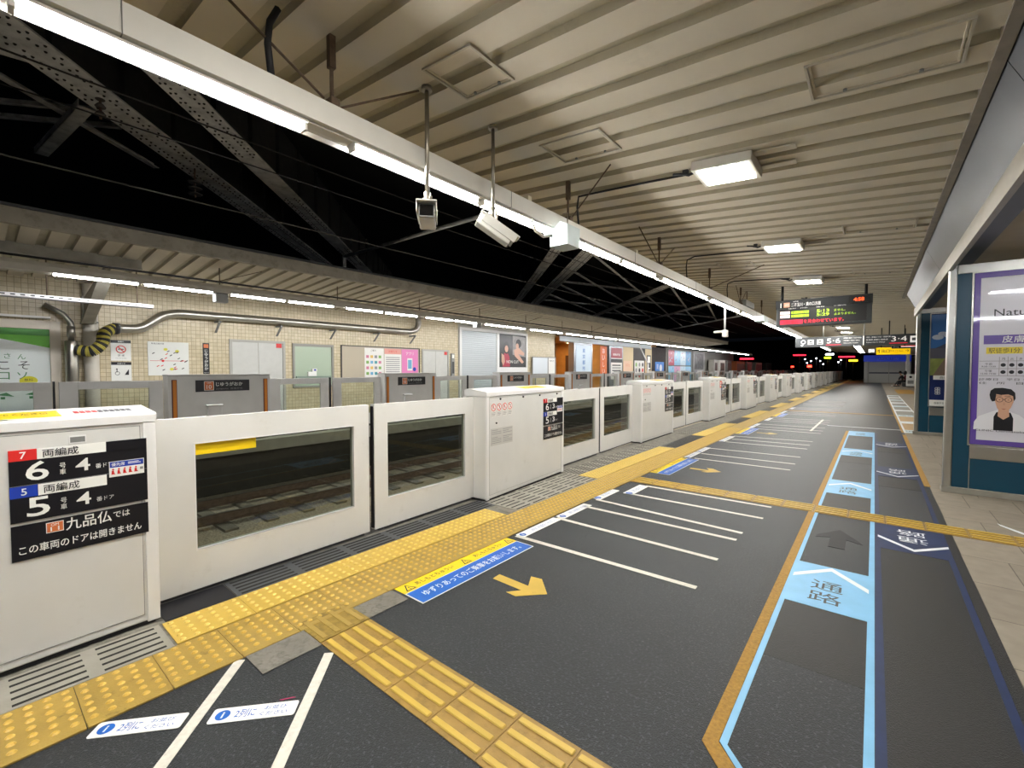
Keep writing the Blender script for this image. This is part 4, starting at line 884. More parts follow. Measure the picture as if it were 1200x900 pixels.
P2([(1166, 505), (1166, 489), (1169, 483), (1176, 486), (1183, 483), (1186, 490), (1186, 505)], INK, .0006)
P2([(1170, 488), (1171, 476), (1181, 476), (1182, 488), (1176, 492)], SKIN_, .0009)
P2([(1166.2, 462), (1168, 459), (1184, 459), (1186, 463), (1185.6, 471), (1183, 478), (1179, 483), (1176, 484.3), (1172.5, 483), (1169, 478), (1166.8, 470)], SKIN_, .0012)
P2([(1161, 463), (1162, 458), (1166, 455), (1174, 454.5), (1183, 456), (1187, 460), (1187.6, 467), (1186, 470), (1185, 464), (1180, 462), (1173, 463), (1168, 462), (1167.2, 470), (1164, 471), (1162, 468)], HAIR_, .0018)
b.build('portrait_picture', t)
b = MB()
for u in (1171.5, 1180.5): b.ring((px(u), y - .0022, pz(468.5)), X, Z, .026, .031, HAIR_, 16); b.disc((px(u), y - .002, pz(468.7)), X, Z, .006, HAIR_, 8, ry=.004)
for u in (1167.5, 1176.5): b.box((px(u), y - .0022, pz(464.4)), (px(u) + .05, y - .0018, pz(463.9)), HAIR_)
b.box((px(1174.5), y - .002, pz(468.3)), (px(1177.5), y - .0018, pz(467.8)), HAIR_); b.poly([(px(1173.5), y - .002, pz(479)), (px(1178.8), y - .002, pz(479)), (px(1176), y - .002, pz(480.4))], M('portrait_lips', '#b06f60', .4)); b.poly([(px(1175.2), y - .002, pz(474.8)), (px(1177.2), y - .002, pz(474.8)), (px(1176.2), y - .002, pz(470.5))], M('portrait_nose', '#c4937a', .4))
b.build('portrait_face_detail', t)
b = MB(); b.poly([(px(1197), y - .002, pz(492)), (px(1199), y - .002, pz(480)), (px(1206), y - .002, pz(474)), (px(1206), y - .002, pz(503))], M('poster_grey_image', '#6d6a72', .3)); b.build('second_picture', t)
t = thing('landscape_poster', 'poster of blue sky over a field and house with a navy panel below', 'poster', (1.02, 14.495, .71)); b = MB(); b.box((0, 0, 0), (1.16, .004, 2.17), M('poster_navy', '#13245c', .3, coat=.6)); b.build('poster_sheet', t)
b = MB(); y = -.001
b.poly([(.0, y, 1.35), (1.16, y, 1.35), (1.16, y, 2.15), (0, y, 2.15)], M('poster_sky', '#3f74b8', .3, coat=.6))
for cx_, cz_, r_ in ((.12, 1.62, .1), (.2, 1.70, .08), (.3, 1.66, .09), (.5, 1.8, .12)): b.disc((cx_, y - .001, cz_), X, Z, r_, M('poster_cloud', '#c9d6e6', .3, coat=.6), 14, ry=r_ * .6)
b.poly([(0, y - .0015, 1.12), (1.16, y - .0015, 1.12), (1.16, y - .0015, 1.42), (.3, y - .0015, 1.42), (.2, y - .0015, 1.36), (0, y - .0015, 1.36)], M('poster_house', '#5a5a66', .3)); b.poly([(.08, y - .002, 1.36), (.5, y - .002, 1.36), (.28, y - .002, 1.48)], M('poster_roof', '#4a4e60', .3))
b.poly([(0, y - .001, .72), (1.16, y - .001, .72), (1.16, y - .001, 1.12), (0, y - .001, 1.12)], M('poster_field', '#7f8a4a', .3, noise=.2, scale=8)); b.poly([(.05, y - .002, .72), (.7, y - .002, .72), (.24, y - .002, 1.1)], M('poster_track', '#77655a', .3))
b.build('picture', t)
b = MB(); b.box((.06, -.002, .62), (1.1, 0, .72), WHST); b.text('自由が丘', (.3, -.004, .67), X, Z, .06, INK)
for i in range(3):
    for s in (-1, 1): b.ring((.14 + s * .018, -.002, .30 + i * .055), X, Z, .022, .030, WHST, 14)
b.box((0, -.002, 0), (1.16, 0, .14), WHST); b.text('自由が丘駅前', (.22, -.004, .07), X, Z, .05, INK, wd=.26); b.build('printed_text', t)
for i, (x, y, z) in enumerate(((.80, 14.56, 3.03),)):
    b = MB(); b.tube([(0, 0, 0), (0, 0, .03), (0, 0, .05), (0, 0, .09), (0, 0, .10), (0, 0, .14), (0, 0, .17)], [.025, .03, .018, .03, .03, .02, .03], STEEL, 12); tag(b.build('post_finial', None, (x, y, z)), 'small steel fitting on top of the far kiosk corner post', 'post fitting')
# ---------------------------------------------------------------- opposite platform: lamps, wall furniture
t = thing('lamp_housing', 'long lamp housing under the opposite canopy above the grey gates', 'lamp housing', (-11.05, 0, 3.22))
b = MB(); b.prism([(-.13, -5, .0), (.13, -5, .0), (.13, -5, .10), (.09, -5, .17), (-.09, -5, .17), (-.13, -5, .10)], (0, 62, 0), M('opposite_housing', '#aaa496', .5, noise=.05)); b.build('trunking', t)
b = MB(); b.tube([(.06, -5, .235), (.06, 57, .235)], .022, BLACK, 6); b.build('cable_run', t)
g = 'glowing tubes along the opposite lamp housing'; to = tube_lamp('', 1.17, TUBEO, g); n = 0
for k in range(0, 20):
    for j in range(2):
        lab = 'glowing white tube of the opposite platform, %s from the yellow-striped duct' % ORD[n % 40]
        o = to if n == 0 else dup(to, (0, 0, 0), 0, lab); o['label'] = lab; o.location = (-10.98, .985 + 2.73 * k + j * 1.235, 3.202); n += 1
for i in range(13):
    y = 3.54 + 2.73 * i
    o = rod('hanger_rod', [(-11.05, y, 3.38), (-11.05, y, zo(-11.05) - .01)], .012, ROD, '%s short rod holding the opposite lamp housing' % ORD[i], 'hanger rod', group='hanger rods of the opposite housing')
    if i % 2 == 0: rod('brace_rod', [(-11.05, y, 3.485), (-10.75, y + .75, zo(-10.75) - .02)], .008, ROD, '%s slanted rod above the opposite lamp housing' % ORD[i], 'brace rod', group='slanted rods of the opposite housing')
for i, (y, z) in enumerate(((3.55, 3.02), (11.6, 3.06))):
    t = thing('junction_box', ('grey box under the opposite lamp housing above the map poster', 'grey box under the opposite lamp housing beside the wall photo poster')[i], 'box', (-11.05, y, z)); b = MB(); b.box((-.10, -.12, .0), (.10, .12, .19), GREYM, .01); b.build('casing', t); b = MB(); b.box((-.03, -.03, .18), (.03, .03, .22), GREYD); b.build('clamp', t)
def sheet(name, label, cat, y0, y1, z0, z1, m, x=-13.985, th=.012, group=None):
    """a flat wall thing facing the tracks; returns root at its lower corner"""
    t = thing(name, label, cat, (x, y0, z0), 0, group); b = MB(); b.box((-th, 0, 0), (0, y1 - y0, z1 - z0), m); b.build('sheet', t); return t
# big poster board with green top
t = thing('poster_board', 'big framed white poster board with bright green wedge at its top', 'poster board', (-13.98, -2.2, .4)); gr1, gr2 = M('poster_dark_green', '#2b8a12', .35), M('poster_green', '#5cb81c', .35); PW = M('poster_pale', '#dfe6e4', .35)
b = MB(); b.frame((-.06, 0, 0), (.05, 3.56, 2.22), M('board_frame_beige', '#cfc6b6', .5), .17, .17, .12, .18, 0, .005); b.build('frame', t)
b = MB(); b.box((-.05, .17, .12), (0, 3.39, 2.04), PW); b.build('poster_sheet', t)
b = MB(); x = .001; b.poly([(x, .17, 2.04), (x, .17, 1.90), (x, 3.39, 1.90), (x, 3.39, 2.04)], gr1); b.poly([(x, .17, 1.90), (x, 2.3, 1.90), (x, 3.39, 1.64), (x, 3.39, 1.90)], gr2); b.build('green_wedge', t)
b = MB(); gd = M('poster_text_green', '#3d7d4c', .4)
for s, y, z, h, m in (('皆', 2.57, 1.46, .11, gd), ('さ', 2.77, 1.455, .11, gd), ('ん', 2.97, 1.44, .11, gd), ('よ', 2.25, 1.255, .16, INK), ('う', 2.5, 1.255, .16, INK), ('こ', 2.72, 1.255, .16, INK), ('そ', 3.00, 1.26, .17, INK), ('コ', 2.72, 1.04, .15, gd), ('ソ', 2.97, 1.04, .15, gd)):
    b.text(s, (.002, y, z), Y, Z, h, m)
b.build('lettering', t)
b = MB(); b.disc((.002, 3.06, .93), Y, Z, .135, M('poster_badge_yellow', '#d6d12a', .4), 20, ry=.10); b.text('無料', (.003, 3.06, .95), Y, Z, .06, INK)
for y in (2.3, 2.72, 3.12): b.poly([(.002, y - .12, .64), (.002, y + .13, .60), (.002, y + .02, .69)], gd); b.box((.001, y - .06, .55), (.002, y + .0, .60), gd); b.text('貸す・売る', (.002, y, .76), Y, Z, .04, INK)
b.build('icon_row', t)
b = MB(); b.box((-.02, 0, 0), (.10, 3.3, .045), LAMPW, .006); o = tag(b.build('board_lamp', None, (-13.86, -2.1, 2.66)), 'unlit white strip lamp above the green-topped poster board', 'lamp')
# round column, downpipe, striped duct, steel pipe
b = MB(); b.tube([(0, 0, 0), (0, 0, 3.5)], .13, M('column_white', '#cfc9bd', .5, noise=.06), 20); cw = thing('round_column', 'white round column beside the beige tiled wall', 'column', (-13.865, 1.84, 0)); b.build('shaft', cw); b = MB(); b.tube([(0, 0, 2.62), (0, 0, 2.66)], .135, GREYD, 20); b.build('collar', cw)
t = thing('downpipe', 'grey galvanised standpipe where the striped duct starts', 'pipe', (-13.72, 1.50, 0)); b = MB(); b.tube([(0, 0, 0), (0, 0, 2.18), (0, 0, 2.2)], [.11, .11, .10], PIPE, 16); b.build('pipe', t); b = MB(); b.tube([(0, 0, 2.2), (0, 0, 2.6), (.02, -.12, 2.78), (.05, -.4, 2.95)], [.055, .055, .05, .05], PIPE, 12); b.build('upper_pipe', t); b = MB(); b.tube([(0, 0, 2.3), (0, 0, 2.52)], .07, PIPE, 12); b.build('coupling', t)
def smooth(P, n=6):
    P = [Vector(p) for p in P]; out = []
    for i in range(len(P) - 1):
        p0, p1, p2, p3 = P[max(i - 1, 0)], P[i], P[i + 1], P[min(i + 2, len(P) - 1)]
        for j in range(n):
            s = j / n; out.append(.5 * ((2 * p1) + (p2 - p0) * s + (2 * p0 - 5 * p1 + 4 * p2 - p3) * s * s + (3 * p1 - p0 - 3 * p2 + p3) * s ** 3))
    return out + [P[-1]]
path = smooth([(-13.6, 1.58, 2.0), (-13.5, 1.80, 1.98), (-13.5, 1.97, 2.16), (-13.55, 2.02, 2.38), (-13.7, 2.2, 2.52)], 9)
t = thing('flexible_duct', 'black and yellow striped flexible duct bending into the steel pipe', 'duct', path[0]); b = MB(); k = 3
for i in range(0, len(path) - 1, 1):
    m_ = (BLACK if (i // 2) % 2 == 0 else M('duct_yellow', '#a69a3e', .5)); b.tube([path[i] - path[0], path[i + 1] - path[0]], [.118, .118], m_, 16)
b.build('striped_hose', t); b = MB(); b.tube([path[-1] - path[0], path[-1] - path[0] + Vector((-.02, .08, .0))], .13, BLACK, 16); b.build('end_sleeve', t)
pp = smooth([(-13.72, 2.22, 2.53), (-13.72, 2.65, 2.55), (-13.72, 2.85, 2.66), (-13.72, 3.15, 2.90), (-13.72, 3.45, 2.99)], 5) + [Vector((-13.72, 6, 3.0)), Vector((-13.72, 10.4, 3.0))] + smooth([(-13.72, 10.7, 3.0), (-13.72, 11.0, 3.1), (-13.72, 11.12, 3.3), (-13.72, 11.12, 3.55)], 4)
t = thing('steel_pipe', 'long steel pipe running along the beige tiled wall on small brackets', 'pipe', (-13.72, 2.22, 2.53)); o0 = Vector((-13.72, 2.22, 2.53)); b = MB(); b.tube([p - o0 for p in pp], .105, PIPE, 16); b.build('pipe_run', t)
for i, y in enumerate((4.35, 5.95, 7.65, 9.3, 10.9)):
    b = MB(); b.box((-.25, y - .03 - 2.22, .30), (.12, y + .03 - 2.22, .345), GREYD); b.prism([(-.25, y - .025 - 2.22, .04), (-.21, y - .025 - 2.22, .04), (.10, y - .025 - 2.22, .30), (.05, y - .025 - 2.22, .30)], (0, .05, 0), GREYD); b.build('pipe_bracket', t)
for i, y in enumerate((2.30,)):
    b = MB(); b.tube([(0, y - 2.22 - .02, 0), (0, y - 2.22 + .02, 0)], .125, GREYD, 16); b.build('clamp', t)
# canopy steelwork at the near end
CST = M('canopy_steel', '#8a8579', .55, noise=.15, scale=5)
t = thing('canopy_bracket', 'grey slanted steel canopy beam rising from the round column', 'steel beam', (-13.7, 1.8, 2.6)); b = MB(); b.prism([(0, -.09, 0), (.25, -.09, 0), (2.4, -.09, .74), (2.4, -.09, .92), (0, -.09, .55)], (0, .02, 0), CST); b.prism([(0, -.16, -.02), (.25, -.16, -.02), (2.4, -.16, .72), (2.4, -.16, .74), (.25, -.16, .0), (0, -.16, 0)], (0, .2, 0), CST); b.build('web_and_flange', t); b = MB(); b.box((-.1, -.12, .0), (.02, .12, .6), CST); b.build('end_plate', t)
t = thing('canopy_purlin', 'long grey steel purlin under the opposite canopy edge', 'steel beam', (-11.45, -4, 3.56)); b = MB(); b.box((-.06, 0, 0), (.06, 6.3, .02), CST); b.build('flange', t); b = MB(); b.box((-.008, 0, .02), (.008, 6.3, .20), CST); b.build('web', t)
t = thing('cable_tray', 'white perforated steel channel hung beside the lamp housing end', 'cable tray', (-11.9, -1.0, 2.86)); b = MB(); b.box((-.10, 0, 0), (.10, 3.55, .012), GREYM); b.box((-.10, 0, .012), (-.09, 3.55, .07), TRIMW); b.box((.09, 0, .012), (.10, 3.55, .07), TRIMW)
for i in range(28): b.box((.1, .1 + i * .12, .03), (.1015, .16 + i * .12, .05), DRK)
b.build('channel', t); b = MB()
for y in (.5, 2.0, 3.3): b.tube([(0, y, .07), (0, y, .75)], .012, ROD, 6)
b.build('hanger', t); b = MB(); b.tube([(0.03, .2, .03), (.03, 3.2, .03)], .02, BLACK, 6); b.build('cable', t)
# wall signs
t = sheet('no_smoking_sign', 'white no smoking notice on the tiled wall under the steel pipe', 'sign', 2.19, 2.56, 1.78, 2.27, WHST); b = MB(); x = .002; b.box((0, .0, .42), (x, .37, .49), INK); b.ring((x, .185, .27), Y, Z, .075, .095, REDST, 20); b.poly([(x + .001, .12, .33), (x + .001, .135, .345), (x + .001, .25, .21), (x + .001, .235, .195)], REDST); b.box((x - .001, .13, .265), (x, .24, .285), INK); b.text('禁 煙', (x, .185, .125), Y, Z, .05, INK); b.text('NO SMOKING', (x, .185, .06), Y, Z, .022, GREYTX); b.text('駅構内', (x + .001, .185, .455), Y, Z, .035, WHST); b.build('printing', t)
t = sheet('wheelchair_sign', 'white notice with wheelchair symbol below the no smoking notice', 'sign', 2.19, 2.56, 1.30, 1.75, WHST); b = MB(); b.box((0, 0, .38), (x, .37, .45), INK); b.text('お知らせ', (x + .001, .185, .415), Y, Z, .035, WHST); b.ring((x, .11, .18), Y, Z, .035, .045, INK, 14); b.disc((x, .10, .28), Y, Z, .016, INK, 10); b.box((0, .095, .2), (x, .11, .27), INK); b.poly([(x, .24, .14), (x, .32, .14), (x, .32, .28)], INK); b.build('printing', t)
t = sheet('area_map_poster', 'white map poster with scattered yellow and dark marks on the tiled wall', 'poster', 2.88, 3.73, 1.42, 2.27, M('map_paper', '#dfe0da', .4)); b = MB(); random.seed(3)
for i in range(22):
    y, z = random.uniform(.08, .78), random.uniform(.1, .62); m_ = (INK, REDST, DARKGREY)[i % 3]; b.poly([(x, y, z), (x, y + .05, z + .03), (x, y + .045, z + .05), (x, y - .005, z + .02)], m_)
for y, z in ((.36, .66), (.6, .62), (.48, .16)): b.disc((x, y, z), Y, Z, .045, M('map_yellow', '#d9d24a', .4), 12, ry=.035)
b.box((0, .04, .365), (x, .80, .375), REDST); b.disc((x + .001, .30, .37), Y, Z, .03, REDST, 12); b.text('駅周辺案内図', (x, .2, .80), Y, Z, .04, INK); b.build('printing', t)
def nameplate(y0, label):
    t = sheet('station_name_plate', label, 'sign', y0, y0 + .15, 1.45, 2.28, INK); b = MB(); b.box((0, .02, .70), (x, .13, .80), ORST)
    for i, c in enumerate('じゆうがおか'): b.text(c, (x, .075, .62 - i * .095), Y, Z, .08, WHST)
    b.text('自由が丘', (x, .075, .035), Y, Z, .025, WHST, wd=.11); b.build('printing', t)
nameplate(4.05, 'narrow black vertical station name plate beside the double door')
DOORW = M('door_pale_grey', '#c3c3bd', .5, noise=.03)
def doors(n_, y0, y1, zt, label):
    t = struct(thing('door_%d' % n_, label, 'door', (-13.99, y0, 0))); w2 = (y1 - y0)
    b = MB(); b.frame((-.04, 0, 0), (.03, w2, zt), M('door_frame_grey', '#a9a79f', .5), .07, .07, .0, .07, 0); b.build('door_frame', t)
    for i in range(2):
        a = .07 + i * (w2 - .14) / 2; b = MB(); b.box((-.02, a + .004, .01), (.005, a + (w2 - .14) / 2 - .004, zt - .07), DOORW, .003); l = b.build('door_leaf', t)
        b = MB(); b.tube([(.02, a + (.08 if i else (w2 - .14) / 2 - .08), 1.0), (.04, a + (.08 if i else (w2 - .14) / 2 - .08), 1.0)], .03, STEEL, 10); b.build('door_knob', l)
    b = MB(); b.box((.004, w2 - .26, zt - .20), (.008, w2 - .10, zt - .07), REDST); b.build('red_tag', t)
doors(1, 4.68, 6.2, 2.42, 'pale grey double door in the tiled wall under the steel pipe'); doors(2, 11.5, 12.95, 2.38, 'pale grey door in the tiled wall beyond the notice board')
t = struct(thing('window_1', 'service window with pale green glass in the tiled wall', 'window', (-13.99, 6.42, 1.0))); b = MB(); b.frame((-.03, 0, 0), (.04, 1.34, 1.38), M('window_frame_grey', '#8e8c84', .4), .06, .06, .06, .08, 0); b.build('window_frame', t); b = MB(); b.box((-.01, .06, .06), (-.004, 1.28, 1.30), M('frosted_pane', '#aebda8', .12, coat=.5)); b.build('window_pane', t)
b = MB(); b.box((.002, .10, .30), (.07, 1.22, .36), M('counter_green', '#7d8d80', .4)); b.build('window_counter', t)
t = thing('desk_machine', 'small pale machine on the counter of the service window', 'machine', (-13.93, 7.0, 1.36)); b = MB(); b.box((-.04, -.14, 0), (.04, .14, .14), WHST, .01); b.box((-.03, .0, .14), (.03, .16, .24), WHST, .01); b.build('casing', t); b = MB(); b.box((.041, .05, .17), (.043, .12, .22), NAVST); b.build('display', t)
t = thing('notice_board', 'dark framed beige notice board on the tiled wall', 'notice board', (-13.985, 8.03, 1.2)); b = MB(); b.frame((-.01, 0, 0), (.03, 3.35, 1.20), DARKGREY, .03, .03, .03, .03, 0); b.build('frame', t); b = MB(); b.box((-.01, .03, .03), (.005, 3.32, 1.17), M('board_felt', '#b5ab97', .8)); b.build('board', t)
PINK = M('poster_pink', '#dc7fb4', .4); WP = M('white_paper', '#e2e0da', .5); SALM = M('poster_salmon', '#d9988c', .4)
pal = [M('print_%s' % n_, c, .45) for n_, c in (('green', '#7fae5a'), ('blue', '#6aa4c8'), ('teal', '#4f9aa0'), ('rose', '#c97b93'), ('amber', '#d9b35a'), ('grey', '#8d8d90'))]
for i, (y0, y1, m, lab) in enumerate(((8.93, 9.72, WP, 'white leaflet with small coloured pictures, first on the notice board'), (9.75, 10.5, WP, 'white leaflet with grey text, second on the notice board'), (10.52, 11.3, PINK, 'pink poster with a phone picture on the notice board'))):
    t = sheet('leaflet', lab, 'poster', y0, y1, 1.28, 2.34, m, -13.972, .004); b = MB()
    if i == 0:
        b.text('ご案内', (x, .35, .97), Y, Z, .07, INK)
        for r_ in range(4):
            for c in range(4): b.box((0, .06 + c * .17, .1 + r_ * .2), (x, .06 + c * .17 + .11, .1 + r_ * .2 + .1), pal[(r_ * 3 + c) % 6])
    elif i == 1:
        b.box((0, .0, .86), (x, .75, 1.06), SALM); b.text('お知らせ', (x + .001, .37, .96), Y, Z, .09, REDST)
        for r_ in range(9): b.box((0, .06, .12 + r_ * .075), (x, .68, .15 + r_ * .075), GREYTX)
    else:
        b.box((0, .26, .25), (x, .5, .72), WP); b.box((x - .001, .29, .32), (x + .001, .47, .66), pal[1]); b.disc((x + .001, .6, .3), Y, Z, .08, NAVST, 14); b.text('アプリ', (x, .38, .9), Y, Z, .12, WP); b.box((0, .03, .03), (x, .75, .16), pal[3])
    b.build('printing', t)
t = thing('intercom_panel', 'narrow grey intercom panel on the wall before the roller shutter', 'panel', (-13.98, 13.05, 1.3)); b = MB(); b.box((-.02, 0, 0), (.06, .18, .95), GREYM, .008); b.build('casing', t); b = MB(); b.box((.06, .03, .75), (.064, .15, .9), WHST); b.box((.06, .03, .1), (.064, .15, .6), DARKGREY); b.build('buttons', t)
t = thing('roller_shutter', 'pale ribbed metal shutter panel beside the photo poster', 'shutter', (-13.97, 13.55, 0)); b = MB(); b.frame((-.05, 0, 0), (.04, 2.5, 3.42), TRIMW, .12, .06, .02, .12, 0); b.build('frame', t); b = MB(); SH = M('shutter_silver', '#c3c9cc', .35, metal=.15)
for i in range(48): b.prism([(0, .12, .02 + i * .068), (.012, .12, .036 + i * .068), (.012, .12, .07 + i * .068), (0, .12, .086 + i * .068)], (0, 2.32, 0), SH)
b.build('slat_curtain', t)
t = thing('photo_poster', 'dark photo poster of two long-haired figures in a white frame', 'poster', (-13.96, 16.05, 1.25)); b = MB(); b.frame((-.06, 0, 0), (.03, 2.36, 2.16), TRIMW, .12, .12, .42, .12, 0, .004); b.box((-.06, .1, .02), (.012, 2.26, .43), TRIMW); b.build('frame', t); b = MB(); b.box((-.02, .12, .42), (.004, 2.24, 2.04), M('photo_dark', '#2b2a2c', .3, noise=.4, scale=2)); b.build('photo_sheet', t)
b = MB(); ph = [M('photo_skin', '#c79a84', .4), M('photo_red', '#a83146', .4), M('photo_hair', '#191517', .4), M('photo_grey', '#8b8886', .4, noise=.2)]; x = .006
b.poly([(x, 1.15, 1.05), (x, 2.2, .95), (x, 2.2, 1.95), (x, 1.15, 2.0)], ph[3])
b.poly([(x + .001, .38, .46), (x + .001, .95, .46), (x + .001, .90, .95), (x + .001, .72, 1.18), (x + .001, .50, 1.12), (x + .001, .36, .8)], ph[1]); b.disc((x + .002, .66, 1.38), Y, Z, .24, ph[2], 16, ry=.30); b.disc((x + .003, .67, 1.33), Y, Z, .13, ph[0], 14, ry=.17)
b.poly([(x + .003, .30, 1.1), (x + .003, .50, 1.0), (x + .003, .55, .7), (x + .003, .42, .5), (x + .003, .30, .7)], ph[0])
b.disc((x + .002, 1.62, 1.62), Y, Z, .22, ph[2], 16); b.disc((x + .003, 1.52, 1.48), Y, Z, .12, ph[0], 12, ry=.15); b.poly([(x + .003, 1.25, 1.3), (x + .003, 1.65, 1.4), (x + .003, 2.1, 1.15), (x + .003, 2.05, 1.02), (x + .003, 1.6, 1.1), (x + .003, 2.05, .7), (x + .003, 1.9, .62), (x + .003, 1.3, 1.0)], ph[0])
b.text('NON CUT', (x + .004, 1.15, .70), Y, Z, .14, WHST, wd=.95); b.build('picture', t)
t = thing('whiteboard', 'small whiteboard on a stand below the tiled wall beside the shops', 'whiteboard', (-13.9, 18.75, 1.3)); b = MB(); b.box((-.02, 0, 0), (.02, 2.2, .95), GREYM, .01); b.build('frame', t); b = MB(); b.box((.02, .05, .05), (.024, 1.38, .90), M('whiteboard_face', '#cfd6dc', .3)); b.box((.02, 1.48, .05), (.024, 2.1, .90), WP); b.text('お知らせ', (.026, 1.79, .75), Y, Z, .1, INK); b.build('face', t)
b = MB(); b.tube([(0, .3, -1.3), (0, .3, 0)], .03, GREYM, 8); b.tube([(0, 1.9, -1.3), (0, 1.9, 0)], .03, GREYM, 8); b.build('stand', t)
# shop fronts
WARM = E('shop_warm_lamp', '#ffd9a0', 9.0); SHOPW = M('shop_interior_wall', '#c9954f', .6, noise=.15, scale=1.5); DKRED = M('shop_dark_red', '#4a1512', .5); WOOD = M('dark_slat_wood', '#3a3230', .6, noise=.2, scale=5)
b = MB(); b.box((-17.5, 21.1, -.02), (-17.4, 36, 3.5), SHOPW); b.box((-17.5, 21.1, 3.4), (-14, 36, 3.5), SHOPW); b.box((-17.4, 21.0, 0), (-14.0, 21.1, 3.5), SHOPW); b.box((-17.4, 26.4, 0), (-14.02, 26.5, 3.4), SHOPW); b.box((-17.5, 21.1, -.3), (-14, 60, -.02), CONCL); struct(b.build('shop_wall'))
for i, (y, x_) in enumerate(((22.0, -15.5), (25.4, -15.5), (23.6, -16.3))):
    t = thing('shop_lamp', '%s warm ceiling lamp inside the lit shop' % ORD[i], 'ceiling light', (x_, y, 3.32)); b = MB(); b.box((-.35, -.35, 0), (.35, .35, .05), WARM); b.build('diffuser', t); b = MB(); b.frame((-.38, -.38, -.01), (.38, .38, .08), TRIMW, .03, .03, .03, .03, 2); b.build('lamp_frame', t)
t = thing('fascia_board', 'white panelled fascia board above the shop fronts', 'fascia', (-13.75, 21.15, 2.92)); b = MB()
for i in range(6): b.box((-.05, i * 2.2 + .01, .28), (0, i * 2.2 + 2.19, .56), M('fascia_white', '#c9d2d6', .35))
b.build('panel', t); b = MB(); b.box((-.04, 0, .24), (.015, 13.2, .28), GREYM); b.build('bottom_trim', t)
def pillar(y0, y1, face, label, txt, tm, vertical=True):
    t = thing('advertising_pillar', label, 'pillar', (-13.85, y0, 0)); L = y1 - y0; b = MB(); b.box((-.4, 0, 0), (0, L, 3.2), M('pillar_steel', '#8f9398', .3, metal=.7), .02); b.build('casing', t)
    b = MB(); b.box((.0, .22, .9), (.012, L - .2, 3.05), face); b.build('poster_sheet', t); b = MB(); x = .015
    if vertical:
        for i, c in enumerate(txt): b.text(c, (x, L / 2, 2.72 - i * .36), Y, Z, .27, tm, wd=.34, bold=.01)
    else:
        b.box((0, .22, 2.35), (x, L - .2, 3.05), M('print_dark_red', '#8c1f2e', .4)); b.text(txt, (x + .002, L / 2, 2.6), Y, Z, .15, WHST, wd=L * .5); b.box((0, .22, 2.05), (x, L - .2, 2.3), DARKGREY)
        for i in range(5): b.box((0, .4, 1.1 + i * .18), (x, L - .4, 1.18 + i * .18), GREYTX if i % 2 else DARKGREY)
    b.build('printing', t)
pillar(22.85, 25.1, M('ad_pale_blue', '#c3d3e0', .35), 'steel pillar with a pale blue advert of big vertical characters', '東京都市大', M('print_strong_blue', '#2b6db5', .4))
pillar(27.4, 29.5, WP, 'steel pillar with a white advert topped by dark red', '自由が丘', WHST, False)
t = sheet('shop_banner', 'orange vertical shop banner between the two advert pillars', 'banner', 26.2, 27.15, 1.0, 3.1, M('banner_orange', '#c9642a', .5), -13.9); b = MB()
for i, c in enumerate('おいしい'): b.text(c, (.002, .47, 1.8 - i * .45), Y, Z, .32, WHST)
b.build('printing', t); b = MB(); b.tube([(-.03, .05, -1.02), (-.03, .05, 2.1)], .02, GREYM, 8); b.build('pole', t)
for i, (y0, y1, m, lab) in enumerate(((21.2, 22.0, DKRED, 'dark red shop shelf unit seen inside the lit shop'), (22.3, 22.75, M('shop_wood', '#7a4a22', .5), 'tall wooden shelf unit at the shop entrance'), (25.3, 26.2, M('shop_shelf_brown', '#5a3a20', .5), 'brown shelf unit in the second shop opening'))):
    t = thing('shop_shelf', lab, 'shelf', (-15.6, y0, 0)); b = MB(); b.box((-.4, 0, 0), (-.36, y1 - y0, 2.5), m); b.box((-.36, 0, 0), (0, .03, 2.5), m); b.box((-.36, y1 - y0 - .03, 0), (0, y1 - y0, 2.5), m); b.build('carcass', t); b = MB()
    for k in range(6): b.box((-.36, .03, .1 + k * .45), (-.01, y1 - y0 - .03, .13 + k * .45), m)
    b.build('shelf_board', t)
b = MB(); b.box((-14.1, 29.5, 0), (-13.98, 31.5, 3.3), M('shop_cream', '#cdb892', .6)); b.box((-14.1, 31.5, 0), (-13.98, 33.7, 3.3), WOOD); b.box((-14.1, 33.7, 0), (-13.96, 35, 3.4), M('shop_cream', '#cdb892', .6)); b.box((-14.1, 35, 0), (-13.98, 38.2, 3.4), WOOD); b.box((-14.1, 38.2, 0), (-14.0, 62, 3.5), M('far_wall_grey', '#77746d', .7))
for i in range(16): b.box((-13.98, 35.05 + i * .2, 0), (-13.95, 35.12 + i * .2, 3.4), WOOD)
struct(b.build('shop_front_wall'))
t = sheet('wall_poster', 'salmon and cream poster on the cream shop wall', 'poster', 29.8, 31.2, .9, 2.2, M('poster_cream', '#d9b79a', .5), -13.96); b = MB(); b.text('カフェ', (.002, .7, 1.0), Y, Z, .2, REDST); b.build('printing', t)
t = sheet('wall_poster', 'white poster with dark and red shapes on the brown shop wall', 'poster', 31.7, 33.5, .8, 2.25, WP, -13.96); b = MB()
for i in range(9): b.disc((.002 + i * .0002, .3 + (i % 3) * .6, .3 + (i // 3) * .42), Y, Z, .16, (INK, REDST, pal[0], pal[5])[i % 4], 10)
b.build('printing', t)
t = sheet('wall_sign', 'small dark square sign on the cream pillar between brown walls', 'sign', 34.0, 34.8, 1.5, 2.7, DARKGREY, -13.95); b = MB(); b.box((0, .15, .6), (.003, .65, 1.1), WP); b.box((0, .1, .1), (.003, .7, .2), WP); b.build('printing', t)
